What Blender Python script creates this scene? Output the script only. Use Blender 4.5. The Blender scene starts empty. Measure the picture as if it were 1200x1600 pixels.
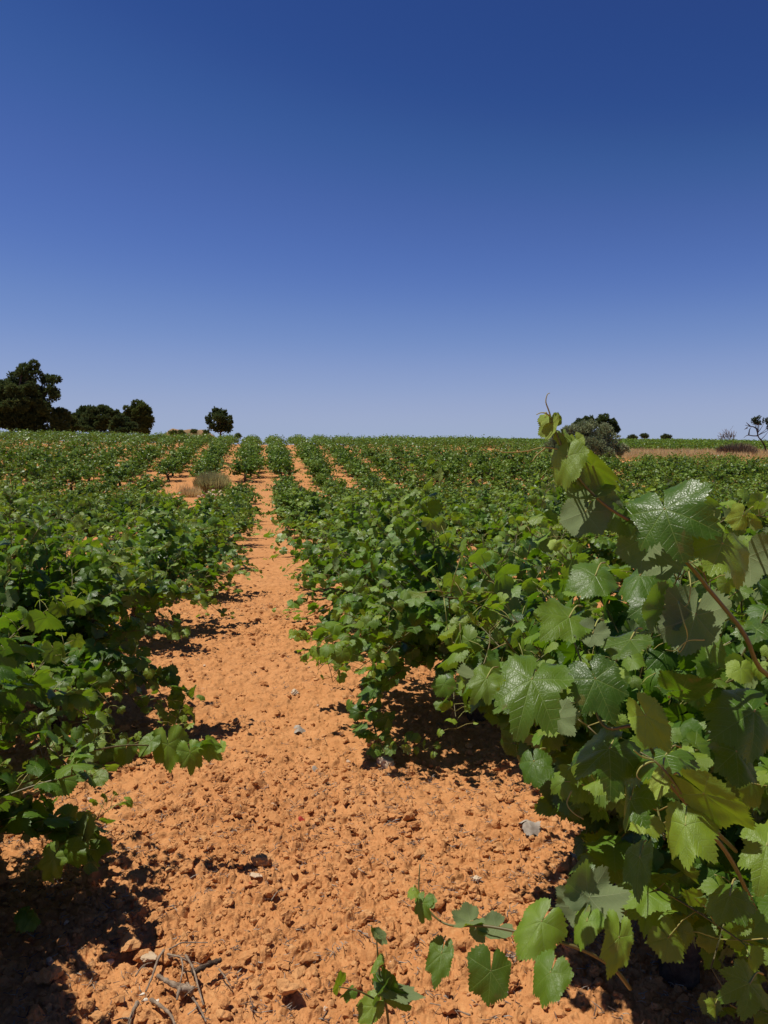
import bpy, math
import numpy as np
from mathutils import Vector
PI = math.pi
scene = bpy.context.scene
COL = scene.collection

# ------------------------------------------------------------------ camera, sky, sun, exposure
YAW = math.radians(8.9)        # camera turned to the right of the vine rows (rows run along +Y)
PITCH = math.radians(4.29)
CAM_Z = 1.60
hx, hy = math.sin(YAW), math.cos(YAW)
CAM = np.array([0.0, 0.0, CAM_Z])
FW = np.array([hx*math.cos(PITCH), hy*math.cos(PITCH), -math.sin(PITCH)])
RT = np.array([hy, -hx, 0.0])
UP = np.array([hx*math.sin(PITCH), hy*math.sin(PITCH), math.cos(PITCH)])
def P(px, py, d):
    """world point on the ray of a photo pixel at forward depth d metres"""
    return CAM + d*(FW + (px-600)/1200*RT - (py-800)/1200*UP)
def proj(p):
    q = np.asarray(p)-CAM
    f = q@FW
    return 600+1200*(q@RT)/f, 800-1200*(q@UP)/f, f
cd = bpy.data.cameras.new('camera'); cam = bpy.data.objects.new('camera', cd); COL.objects.link(cam)
cam.location = CAM
cam.rotation_euler = (PI/2-PITCH, 0, -YAW)
cd.sensor_fit = 'VERTICAL'; cd.sensor_height = 36; cd.lens = 27.0
cd.clip_start = 0.05; cd.clip_end = 6000
scene.camera = cam
scene.render.resolution_x = 768; scene.render.resolution_y = 1024

SUN_EL = math.radians(70); SUN_AZ = math.radians(-72)   # azimuth from +Y, clockwise: the sun stands to the left
w = bpy.data.worlds.new('World'); scene.world = w; w.use_nodes = True
nt = w.node_tree; nt.nodes.clear()
sky = nt.nodes.new('ShaderNodeTexSky'); sky.sky_type = 'NISHITA'; sky.sun_disc = False
sky.sun_elevation = SUN_EL; sky.sun_rotation = SUN_AZ
sky.altitude = 2000; sky.air_density = 1.0; sky.dust_density = 0.0; sky.ozone_density = 10.0
bg = nt.nodes.new('ShaderNodeBackground'); bg.inputs[1].default_value = 0.06
wo = nt.nodes.new('ShaderNodeOutputWorld')
# the deep blue of thin, dry summer air: the Nishita sky with a steeper fall-off per channel
v1s = nt.nodes.new('ShaderNodeVectorMath'); v1s.operation = 'SCALE'; v1s.inputs['Scale'].default_value = .0627; nt.links.new(sky.outputs[0], v1s.inputs[0])
cv = nt.nodes.new('ShaderNodeRGBCurve')
for ci, pts in enumerate((((.036,.0205),(.0443,.025),(.0514,.041),(.0582,.062),(.0712,.093),(.095,.162),(.1386,.262),(.1992,.328),(.263,.345)),
                          ((.0948,.070),(.1097,.105),(.1236,.131),(.1489,.178),(.1917,.262),(.2571,.352),(.3227,.402),(.37,.42)),
                          ((.2235,.262),(.2517,.330),(.2763,.392),(.3172,.474),(.3722,.546),(.4229,.592),(.46,.605)))):
    for p_ in pts: cv.mapping.curves[ci].points.new(*p_)
    cv.mapping.curves[ci].points[-1].location = (1.0, (.42, .50, .66)[ci])
cv.mapping.update(); nt.links.new(v1s.outputs[0], cv.inputs['Color'])
vs = nt.nodes.new('ShaderNodeVectorMath'); vs.operation = 'SCALE'; vs.inputs['Scale'].default_value = 1/.06
nt.links.new(cv.outputs[0], vs.inputs[0]); nt.links.new(vs.outputs[0], bg.inputs[0]); nt.links.new(bg.outputs[0], wo.inputs[0])
sd = bpy.data.lights.new('sun', 'SUN'); sd.energy = 5.0; sd.angle = math.radians(0.53); sd.color = (1, .95, .86)
sun = bpy.data.objects.new('sun', sd); COL.objects.link(sun)
sdir = Vector((math.sin(SUN_AZ)*math.cos(SUN_EL), math.cos(SUN_AZ)*math.cos(SUN_EL), math.sin(SUN_EL)))
sun.rotation_euler = sdir.to_track_quat('Z', 'Y').to_euler()
scene.view_settings.view_transform = 'Standard'; scene.view_settings.look = 'None'
scene.view_settings.exposure = 0.0; scene.view_settings.gamma = 1.0
scene.view_settings.use_curve_mapping = False
scene.cycles.max_bounces = 6; scene.cycles.diffuse_bounces = 2; scene.cycles.transmission_bounces = 3
scene.cycles.use_denoising = True

# ------------------------------------------------------------------ noise
def hsh(ix, iy, seed):
    with np.errstate(over='ignore'):
        n = (ix.astype(np.int64)*374761393 + iy.astype(np.int64)*668265263 + seed*1442695041) & 0xffffffff
        n = (n ^ (n >> 13))*1274126177 & 0xffffffff
        n = (n ^ (n >> 16))*2246822519 & 0xffffffff
        n = n ^ (n >> 15)
    return n/4294967296.0
def vnoise(x, y, seed=0):
    ix = np.floor(x).astype(np.int64); iy = np.floor(y).astype(np.int64)
    fx = x-ix; fy = y-iy; fx = fx*fx*(3-2*fx); fy = fy*fy*(3-2*fy)
    a = hsh(ix, iy, seed); b = hsh(ix+1, iy, seed); c = hsh(ix, iy+1, seed); d = hsh(ix+1, iy+1, seed)
    return (a+(b-a)*fx)*(1-fy)+(c+(d-c)*fx)*fy
def fbm(x, y, seed=0, octv=4):
    s = 0; a = .5; t = 0
    for i in range(octv):
        s = s+a*vnoise(x, y, seed+i*17); t += a; a *= .5; x = x*2.03+5.1; y = y*2.03-3.7
    return s/t
def worley(x, y, seed=0):
    ix = np.floor(x).astype(np.int64); iy = np.floor(y).astype(np.int64)
    f1 = np.full(x.shape, 9.0); f2 = f1.copy(); cid = np.zeros(x.shape)
    for dx in (-1, 0, 1):
        for dy in (-1, 0, 1):
            cx = ix+dx; cy = iy+dy
            px = cx+hsh(cx, cy, seed); py = cy+hsh(cx, cy, seed+7)
            d = np.hypot(x-px, y-py); c = hsh(cx, cy, seed+13)
            m = d < f1
            f2 = np.where(m, f1, np.minimum(f2, d)); cid = np.where(m, c, cid); f1 = np.where(m, d, f1)
    return f1, f2, cid
def sstep(a, b, x):
    t = np.clip((x-a)/(b-a), 0, 1); return t*t*(3-2*t)

# ------------------------------------------------------------------ terrain
def smooth_curve(pts):
    xs, zs = zip(*pts)
    t = np.arange(-60, 900, .5); z = np.interp(t, xs, zs)
    k = np.exp(-np.linspace(-2, 2, 17)**2); k /= k.sum()
    zp = np.pad(z, 8, mode='edge')
    return t, np.convolve(zp, k, 'valid')
C_MAIN = smooth_curve([(-60,0),(0,0),(10,-.2),(20,-.6),(30,-1.0),(37,-1.15),(44,-1.0),(54,-.35),(62,.5),(72,1.6),(78,2.15),(84,2.42),(92,2.64),(100,2.85),(112,2.85),(200,2.3),(900,2.0)])
C_RIGHT = smooth_curve([(-60,0),(0,0),(10,-.2),(20,-.6),(30,-1.0),(37,-1.15),(44,-1.0),(54,-.4),(62,.1),(72,.75),(78,1.1),(90,1.65),(120,2.8),(150,3.6),(200,4.6),(260,5.2),(900,5)])
def H(x, y):
    x = np.asarray(x, float); y = np.asarray(y, float)
    a = np.interp(y, *C_MAIN); b = np.interp(y, *C_RIGHT)
    wgt = sstep(24, 36, x)
    z = a*(1-wgt)+b*wgt
    z = z + sstep(45, 85, y)*np.clip(-x, 0, 60)*.018
    return z + (fbm(x*.13, y*.13, 5, 2)-.5)*.12*sstep(2, 9, np.hypot(x, y))
def Hs(x, y): return float(H(np.array([x]), np.array([y]))[0])

# ------------------------------------------------------------------ mesh building
def mesh_np(name, V, faces, mats, mi=None, attrs=None, uv=None, smooth=True):
    """faces: list of int arrays (n,k)"""
    me = bpy.data.meshes.new(name)
    V = np.ascontiguousarray(V, np.float32)
    me.vertices.add(len(V)); me.vertices.foreach_set('co', V.ravel())
    faces = [np.asarray(f) for f in faces if len(f)]
    loops = np.concatenate([f.ravel() for f in faces]).astype(np.int32)
    cnt = np.concatenate([np.full(len(f), f.shape[1]) for f in faces]).astype(np.int32)
    st = np.concatenate([[0], np.cumsum(cnt)[:-1]]).astype(np.int32)
    me.loops.add(len(loops)); me.loops.foreach_set('vertex_index', loops)
    me.polygons.add(len(cnt)); me.polygons.foreach_set('loop_start', st)
    me.polygons.foreach_set('use_smooth', np.full(len(cnt), smooth))
    for m in mats: me.materials.append(m)
    if mi is not None: me.polygons.foreach_set('material_index', np.concatenate([np.full(len(f), k) if np.isscalar(k) else k for f, k in zip(faces, mi)]).astype(np.int32))
    if attrs:
        for k, a in attrs.items():
            at = me.attributes.new(k, 'FLOAT', 'POINT'); at.data.foreach_set('value', np.ascontiguousarray(a, np.float32))
    if uv is not None:
        l = me.uv_layers.new(name='UVMap'); l.data.foreach_set('uv', np.ascontiguousarray(uv, np.float32)[loops].ravel())
    me.update(calc_edges=True); me.validate()
    return me
class MB:
    """collects pieces, each with verts, faces, material index, attributes"""
    def __init__(s): s.V = []; s.F = {}; s.n = 0; s.A = []; s.U = []
    def add(s, V, faces, mi=0, rnd=0., age=0., uv=None):
        V = np.asarray(V, float)
        s.V.append(V)
        for f in faces:
            f = np.asarray(f)
            if len(f): s.F.setdefault((f.shape[1], mi), []).append(f+s.n)
        n = len(V)
        s.A.append(np.stack([np.broadcast_to(rnd, (n,)), np.broadcast_to(age, (n,))], 1))
        s.U.append(uv if uv is not None else np.zeros((n, 2)))
        s.n += n
    def mesh(s, name, mats, smooth=True):
        A = np.concatenate(s.A)
        fs = []; mi = []
        for (k, m), l in s.F.items(): fs.append(np.concatenate(l)); mi.append(m)
        return mesh_np(name, np.concatenate(s.V), fs, mats, mi, {'rnd': A[:, 0], 'age': A[:, 1]}, np.concatenate(s.U), smooth)
def obj(name, me, parent=None, loc=None):
    o = bpy.data.objects.new(name, me); COL.objects.link(o)
    if parent is not None: o.parent = parent
    if loc is not None: o.location = loc
    return o
def thing(name, label, cat, loc=(0,0,0), rz=0, group=None):
    o = bpy.data.objects.new(name, None); COL.objects.link(o); o.location = loc; o.rotation_euler = (0,0,rz)
    o.empty_display_size = .1
    return tag(o, label, cat, group)
def tag(o, label=None, cat=None, group=None, kind=None):
    if label: o['label'] = label
    if cat: o['category'] = cat
    if group: o['group'] = group
    if kind: o['kind'] = kind
    return o
def tube(pts, rad, sides=6, rng=None, rough=0.):
    pts = np.asarray(pts, float); n = len(pts); rad = np.broadcast_to(rad, (n,)).astype(float)
    T = np.gradient(pts, axis=0); T /= np.linalg.norm(T, axis=1)[:, None]+1e-9
    ref = np.array([0, 0, 1.]) if abs(T[:, 2]).mean() < .8 else np.array([1., 0, 0])
    A = np.cross(T, ref); A /= np.linalg.norm(A, axis=1)[:, None]+1e-9; B = np.cross(T, A)
    a = np.arange(sides)*2*PI/sides
    r = rad[:, None]*np.ones((1, sides))
    if rough and rng is not None: r = r*(1+rough*(rng.random((n, sides))*2-1))
    V = pts[:, None]+r[..., None]*(np.cos(a)[None, :, None]*A[:, None]+np.sin(a)[None, :, None]*B[:, None])
    V = V.reshape(-1, 3)
    i = np.arange(n-1)[:, None]*sides; j = np.arange(sides)[None]; j2 = (j+1) % sides
    F = np.stack([i+j, i+j2, i+sides+j2, i+sides+j], -1).reshape(-1, 4)[:, ::-1]
    V = np.concatenate([V, pts[:1], pts[-1:]]); c0, c1 = n*sides, n*sides+1
    jj = np.arange(sides); k = (jj+1) % sides
    T3 = np.concatenate([np.stack([np.full(sides, c0), jj, k], 1), np.stack([np.full(sides, c1), (n-1)*sides+k, (n-1)*sides+jj], 1)])
    return V, [F, T3]
def spline(pts, n):
    pts = np.asarray(pts, float); m = len(pts)
    q = np.vstack([2*pts[0]-pts[1], pts, 2*pts[-1]-pts[-2]])
    t = np.linspace(0, m-1-1e-6, n); i = t.astype(int); f = (t-i)[:, None]
    p0, p1, p2, p3 = q[i], q[i+1], q[i+2], q[i+3]
    return .5*((2*p1)+(-p0+p2)*f+(2*p0-5*p1+4*p2-p3)*f**2+(-p0+3*p1-3*p2+p3)*f**3)

# ------------------------------------------------------------------ materials
def newmat(name):
    m = bpy.data.materials.new(name); m.use_nodes = True; nt = m.node_tree; nt.nodes.clear()
    out = nt.nodes.new('ShaderNodeOutputMaterial')
    def N(t, **kw):
        n = nt.nodes.new(t)
        for k, v in kw.items():
            if k.startswith('i_'):
                n.inputs[k[2:].replace('_', ' ')].default_value = v
            else: setattr(n, k, v)
        return n
    return m, nt, out, N
def L(nt, a, b): nt.links.new(a, b)
def val(nt, x, sock):
    if hasattr(x, 'links'): nt.links.new(x, sock)
    else: sock.default_value = x
def MATH(nt, op, a, b=0., c=0., clamp=False):
    n = nt.nodes.new('ShaderNodeMath'); n.operation = op; n.use_clamp = clamp
    for s, x in zip(n.inputs, (a, b, c)): val(nt, x, s)
    return n.outputs[0]
def MIX(nt, f, a, b, mode='MIX'):
    n = nt.nodes.new('ShaderNodeMix'); n.data_type = 'RGBA'; n.blend_type = mode; n.clamp_factor = True
    val(nt, f, n.inputs['Factor'])
    for s, x in ((n.inputs['A'], a), (n.inputs['B'], b)):
        if hasattr(x, 'links'): nt.links.new(x, s)
        else: s.default_value = (*x, 1) if len(x) == 3 else x
    return n.outputs['Result']
def RAMP(nt, f, a, b, lo=0., hi=1.):
    n = nt.nodes.new('ShaderNodeMapRange'); n.clamp = True
    val(nt, f, n.inputs[0]); n.inputs[1].default_value = a; n.inputs[2].default_value = b
    n.inputs[3].default_value = lo; n.inputs[4].default_value = hi
    return n.outputs[0]
def NOISE(nt, scale, detail=3, vec=None, rough=.5):
    n = nt.nodes.new('ShaderNodeTexNoise'); n.inputs['Scale'].default_value = scale; n.inputs['Detail'].default_value = detail
    n.inputs['Roughness'].default_value = rough
    if vec is not None: nt.links.new(vec, n.inputs['Vector'])
    return n.outputs[0]
def coords(nt):
    return nt.nodes.new('ShaderNodeNewGeometry').outputs['Position']

def leaf_material(name, detail=True, dark=(.012,.043,.003), mid=(.100,.205,.006), young=(.32,.42,.035), under=(.16,.20,.095), trans=.30):
    m, nt, out, N = newmat(name)
    ar = N('ShaderNodeAttribute', attribute_name='rnd').outputs['Fac']
    aa = N('ShaderNodeAttribute', attribute_name='age').outputs['Fac']
    geo = N('ShaderNodeNewGeometry'); back = geo.outputs['Backfacing']
    oi = N('ShaderNodeObjectInfo').outputs['Random']
    col = MIX(nt, MATH(nt, 'POWER', ar, 1.25), dark, mid)
    col = MIX(nt, MATH(nt, 'MULTIPLY', oi, .35), col, mid)
    col = MIX(nt, aa, col, young)
    nz = NOISE(nt, 38 if detail else 6, 2, geo.outputs['Position'])
    col = MIX(nt, RAMP(nt, nz, .35, .75, 0, .35), col, (.085,.17,.02))
    und = MIX(nt, MATH(nt, 'MULTIPLY', aa, .7), under, young)
    und = MIX(nt, MATH(nt, 'MULTIPLY', ar, .35), und, (.12,.19,.06))
    bump_n = None
    if detail:
        uvn = N('ShaderNodeUVMap'); sp = N('ShaderNodeSeparateXYZ'); L(nt, uvn.outputs[0], sp.inputs[0])
        t, s = sp.outputs[0], sp.outputs[1]
        wmain = MATH(nt, 'MULTIPLY_ADD', t, -.011, .019)
        main = MATH(nt, 'SUBTRACT', 1, MATH(nt, 'DIVIDE', s, wmain), clamp=True)
        ph = MATH(nt, 'FRACT', MATH(nt, 'MULTIPLY', MATH(nt, 'SUBTRACT', t, MATH(nt, 'MULTIPLY', s, .75)), 6.5))
        tri = MATH(nt, 'ABSOLUTE', MATH(nt, 'SUBTRACT', ph, .5))      # 0.5 on the vein
        sec = RAMP(nt, tri, .44, .5)
        sec = MATH(nt, 'MULTIPLY', sec, RAMP(nt, s, .42, .1, .25, .8))
        vor = N('ShaderNodeTexVoronoi', feature='DISTANCE_TO_EDGE'); L(nt, uvn.outputs[0], vor.inputs['Vector']); vor.inputs['Scale'].default_value = 17
        net = RAMP(nt, vor.outputs['Distance'], 0, .09, 1, 0)
        vein = MATH(nt, 'MAXIMUM', MATH(nt, 'MULTIPLY', main, 1.3), sec, clamp=True)
        vein = MATH(nt, 'MAXIMUM', vein, MATH(nt, 'MULTIPLY', net, .14), clamp=True)
        col = MIX(nt, MATH(nt, 'MULTIPLY', vein, .55), col, (.22,.33,.07))
        und = MIX(nt, MATH(nt, 'MULTIPLY', vein, .5), und, (.34,.38,.2))
        brown = RAMP(nt, NOISE(nt, 24, 3, geo.outputs['Position']), .68, .74, 0, .6)
        col = MIX(nt, brown, col, (.16,.12,.03))
        vd = RAMP(nt, vor.outputs['Distance'], 0, .35, 0, 1)
        hgt = MATH(nt, 'ADD', MATH(nt, 'MULTIPLY', vein, -.9), MATH(nt, 'MULTIPLY', vd, .28))
        b = N('ShaderNodeBump'); b.inputs['Strength'].default_value = .5; b.inputs['Distance'].default_value = .0013
        L(nt, hgt, b.inputs['Height']); bump_n = b.outputs[0]
    c = MIX(nt, back, col, und)
    pr = N('ShaderNodeBsdfPrincipled'); L(nt, c, pr.inputs['Base Color'])
    rn = RAMP(nt, ar, 0, 1, .34, .52)
    L(nt, MATH(nt, 'MAXIMUM', rn, MATH(nt, 'MULTIPLY', back, .85)), pr.inputs['Roughness'])
    L(nt, RAMP(nt, back, 0, 1, .42 if detail else .2, .08), pr.inputs['Specular IOR Level'])
    if bump_n is not None: L(nt, bump_n, pr.inputs['Normal'])
    tr = N('ShaderNodeBsdfTranslucent')
    tc = MIX(nt, aa, (.20,.40,.006), (.48,.60,.02))
    if detail: tc = MIX(nt, MATH(nt, 'MULTIPLY', vein, .3), tc, (.1,.16,.02))
    L(nt, tc, tr.inputs['Color'])
    mx = N('ShaderNodeMixShader'); mx.inputs[0].default_value = trans
    L(nt, pr.outputs[0], mx.inputs[1]); L(nt, tr.outputs[0], mx.inputs[2]); L(nt, mx.outputs[0], out.inputs[0])
    return m
def simple_mat(name, a, b, scale=20, rough=.8, bump=0., bdist=.01, spec=.2, detail=4, attr=False, trans=0.):
    m, nt, out, N = newmat(name)
    pos = coords(nt); nz = NOISE(nt, scale, detail, pos)
    f = RAMP(nt, nz, .3, .7)
    if attr: f = N('ShaderNodeAttribute', attribute_name='rnd').outputs['Fac']
    pr = N('ShaderNodeBsdfPrincipled'); L(nt, MIX(nt, f, a, b), pr.inputs['Base Color'])
    pr.inputs['Roughness'].default_value = rough; pr.inputs['Specular IOR Level'].default_value = spec
    if bump:
        bp = N('ShaderNodeBump'); bp.inputs['Strength'].default_value = bump; bp.inputs['Distance'].default_value = bdist
        L(nt, NOISE(nt, scale*2.5, 5, pos, .65), bp.inputs['Height']); L(nt, bp.outputs[0], pr.inputs['Normal'])
    if trans:
        tr = N('ShaderNodeBsdfTranslucent'); L(nt, MIX(nt, f, a, b), tr.inputs[0])
        mx = N('ShaderNodeMixShader'); mx.inputs[0].default_value = trans
        L(nt, pr.outputs[0], mx.inputs[1]); L(nt, tr.outputs[0], mx.inputs[2]); L(nt, mx.outputs[0], out.inputs[0])
    else: L(nt, pr.outputs[0], out.inputs[0])
    return m
def soil_material(name, clod=False):
    m, nt, out, N = newmat(name)
    pos = coords(nt)
    n1 = NOISE(nt, .5, 3, pos); n2 = NOISE(nt, 7, 4, pos, .6); n3 = NOISE(nt, 60, 4, pos, .65); n4 = NOISE(nt, 220, 3, pos, .6)
    c = MIX(nt, RAMP(nt, MATH(nt, 'ADD', MATH(nt, 'MULTIPLY', n2, .6), MATH(nt, 'MULTIPLY', NOISE(nt, 1.6, 4, pos, .6), .4)), .36, .64), (.43,.185,.064), (.54,.255,.100))
    c = MIX(nt, RAMP(nt, n1, .4, .65, 0, .4), c, (.48,.21,.078))
    c = MIX(nt, RAMP(nt, n3, .50, .72, 0, .55), c, (.62,.34,.14))
    c = MIX(nt, RAMP(nt, n4, .30, .42, .6, 0), c, (.24,.085,.03))
    if clod:
        ar = N('ShaderNodeAttribute', attribute_name='rnd').outputs['Fac']
        c = MIX(nt, RAMP(nt, ar, .5, .97, 0, .35), c, (.62,.36,.16))
        c = MIX(nt, RAMP(nt, ar, .994, .996, 0, .7), c, (.6,.48,.36))
        c = MIX(nt, RAMP(nt, ar, .15, .0, 0, .3), c, (.38,.15,.05))
    pr = N('ShaderNodeBsdfPrincipled'); L(nt, c, pr.inputs['Base Color'])
    pr.inputs['Roughness'].default_value = .95; pr.inputs['Specular IOR Level'].default_value = .08
    b = N('ShaderNodeBump'); b.inputs['Strength'].default_value = .8; b.inputs['Distance'].default_value = .006
    h = MATH(nt, 'ADD', n3, MATH(nt, 'MULTIPLY', n4, .45)); L(nt, h, b.inputs['Height'])
    b2 = N('ShaderNodeBump'); b2.inputs['Strength'].default_value = .7; b2.inputs['Distance'].default_value = .05
    v = N('ShaderNodeTexVoronoi'); v.inputs['Scale'].default_value = 9; L(nt, pos, v.inputs['Vector'])
    L(nt, MATH(nt, 'SUBTRACT', 1, v.outputs['Distance']), b2.inputs['Height']); L(nt, b.outputs[0], b2.inputs['Normal'])
    L(nt, (b if clod else b2).outputs[0], pr.inputs['Normal']); L(nt, pr.outputs[0], out.inputs[0])
    return m
M_LEAF = leaf_material('vine_leaf')
M_LEAF_FAR = leaf_material('vine_leaf_far', detail=False, dark=(.013,.042,.004), mid=(.110,.185,.010), young=(.25,.33,.04), under=(.17,.22,.12), trans=.14)
M_CANE = simple_mat('green_cane', (.11,.125,.03), (.14,.095,.035), 14, .5, .2, .002, .4)
M_PETIOLE = simple_mat('petiole', (.30,.36,.09), (.30,.20,.07), 9, .5)
M_BARK = simple_mat('vine_bark', (.035,.022,.015), (.11,.075,.05), 40, .95, .9, .01)
M_DRY = simple_mat('dry_wood', (.16,.11,.075), (.36,.27,.19), 45, .9, .8, .006)
M_STONE = simple_mat('pale_stone', (.46,.32,.19), (.60,.48,.34), 22, .9, .6, .006)
M_SOIL = soil_material('soil'); M_CLOD = soil_material('soil_clod', True)

# ------------------------------------------------------------------ ground sheet
def detail(x, y):
    """clods and crumbs of the tilled soil, metres above the smooth terrain"""
    z = (fbm(x*1.3, y*1.3, 31, 3)-.5)*.09
    mod = .55+.75*fbm(x*1.1, y*1.1, 201, 3)
    wx = x+(fbm(x*11, y*11, 71, 3)-.5)*.07; wy = y+(fbm(x*11, y*11, 91, 3)-.5)*.07
    for sc, amp, lo, seed in ((.16, .022, .5, 1), (.085, .017, .4, 2), (.045, .015, .25, 3), (.024, .011, .15, 4), (.013, .006, .1, 5)):
        f1, f2, c = worley(wx/sc, wy/sc, seed)
        dome = np.clip(1-(f1/.75)**2.5, 0, 1)*np.clip((f2-f1)*3, 0, 1)**.6
        z = z+amp*mod*dome*np.clip((c-lo)/(1-lo), 0, 1)
    return z+(fbm(x*30, y*30, 55, 4)-.5)*.018-.02
def Zs(x, y): return Hs(x, y)+float(detail(np.array([x]), np.array([y]))[0])
def build_ground():
    core = np.radians(np.linspace(-31, 33, 1050)); side = np.radians(np.linspace(33, 329, 90)[1:-1])
    ang = np.concatenate([core, side])
    r = np.concatenate([np.linspace(.05, 1.4, 14)[:-1], 1.4*np.exp(np.linspace(0, math.log(14/1.4), 1000)), 14*np.exp(np.linspace(0, math.log(120/14), 220))[1:], 120*np.exp(np.linspace(0, math.log(3500/120), 40))[1:]])
    R, A = np.meshgrid(r, ang, indexing='ij')
    th = A+YAW
    X = R*np.sin(th); Y = R*np.cos(th)
    Z = H(X, Y)
    near = R < 16
    x = X[near]; y = Y[near]; rr = R[near]
    z = detail(x, y)
    fade = 1-sstep(11, 16, rr)*.85
    Z[near] += z*fade*sstep(.3, 1.2, rr)
    far = ~near
    Z[far] += (fbm(X[far]*1.3, Y[far]*1.3, 31, 3)-.5)*.09*.3
    nr, na = R.shape
    V = np.stack([X, Y, Z], -1).reshape(-1, 3)
    i = np.arange(nr-1)[:, None]*na; j = np.arange(na)[None]; j2 = (j+1) % na
    F = np.stack([i+j, i+na+j, i+na+j2, i+j2], -1).reshape(-1, 4)
    cap = np.arange(na)[None]
    me = mesh_np('ground', V, [F], [M_SOIL])
    tag(obj('ground', me), 'orange cloddy tilled soil of the vineyard', kind='structure')
build_ground()

# ------------------------------------------------------------------ rocks and clods
def ico(sub):
    import bmesh
    bm = bmesh.new(); bmesh.ops.create_icosphere(bm, subdivisions=sub, radius=1)
    V = np.array([v.co[:] for v in bm.verts]); F = np.array([[v.index for v in f.verts] for f in bm.faces]); bm.free()
    return V, F
def lump(rng, sub, jag=.28):
    V, F = ico(sub); V = V.copy()
    for k in range(5):
        d = rng.normal(size=3); d /= np.linalg.norm(d)
        V -= np.clip(V@d-rng.uniform(.35, .75), 0, None)[:, None]*d*.85
    o = rng.random(3)*50
    nz = fbm(V[:, 0]*1.7+o[0]+V[:, 2]*1.1, V[:, 1]*1.7+o[1]-V[:, 2]*.9, 3, 3)
    nz2 = fbm(V[:, 0]*4.5+o[1]+V[:, 2]*3.1, V[:, 1]*4.5+o[2]-V[:, 2]*2.7, 9, 3)
    V *= (1+jag*2*(nz-.5)+jag*1.3*(nz2-.5))[:, None]
    V *= np.array([1, rng.uniform(.65, 1), rng.uniform(.5, .8)])
    return V, F
def build_clods():
    rng = np.random.default_rng(4)
    T = {1: [lump(rng, 2, .45) for _ in range(14)], 2: [lump(rng, 3, .5) for _ in range(8)]}
    mb = MB(); R_, A_, S_, B_ = [], [], [], []
    for lo, hi, cnt, s0, s1, pw, sub in ((1.7, 5.0, 12000, .004, .020, 3.0, 1), (5.0, 9.0, 4800, .007, .026, 3., 1), (9.0, 20.0, 1400, .015, .04, 3., 1), (1.8, 9.0, 1000, .013, .040, 2.6, 2), (1.8, 4.5, 900, .011, .034, 2.2, 2)):
        R_.append(np.sqrt(rng.uniform(lo*lo, hi*hi, cnt))); A_.append(YAW+np.radians(rng.uniform(-30, 30, cnt)))
        S_.append(s0+(s1-s0)*rng.random(cnt)**pw); B_.append(np.full(cnt, sub))
    R_, A_, S_, B_ = map(np.concatenate, (R_, A_, S_, B_)); X, Y = R_*np.sin(A_), R_*np.cos(A_)
    keep = rng.random(len(X)) < .3+2.6*np.clip(fbm(X*1.1, Y*1.1, 201, 3)-.32, 0, 1)
    Z = H(X, Y)+detail(X, Y)
    for x, y, z, sz, sub in zip(X[keep], Y[keep], Z[keep], S_[keep], B_[keep]):
        V, F = T[sub][rng.integers(len(T[sub]))]
        a = rng.random()*6.28; c, sn = math.cos(a), math.sin(a); R = np.array([[c, -sn, 0], [sn, c, 0], [0, 0, 1]])
        mb.add((V*sz)@R.T+np.array([x, y, z+sz*rng.uniform(.0, .5)]), [F], 0, rng.random())
    me = mb.mesh('soil_clods', [M_CLOD], False)
    tag(obj('soil_clods', me), 'loose crumbly orange clods lying over the tilled path', 'soil clods', kind='stuff')
build_clods()

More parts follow.
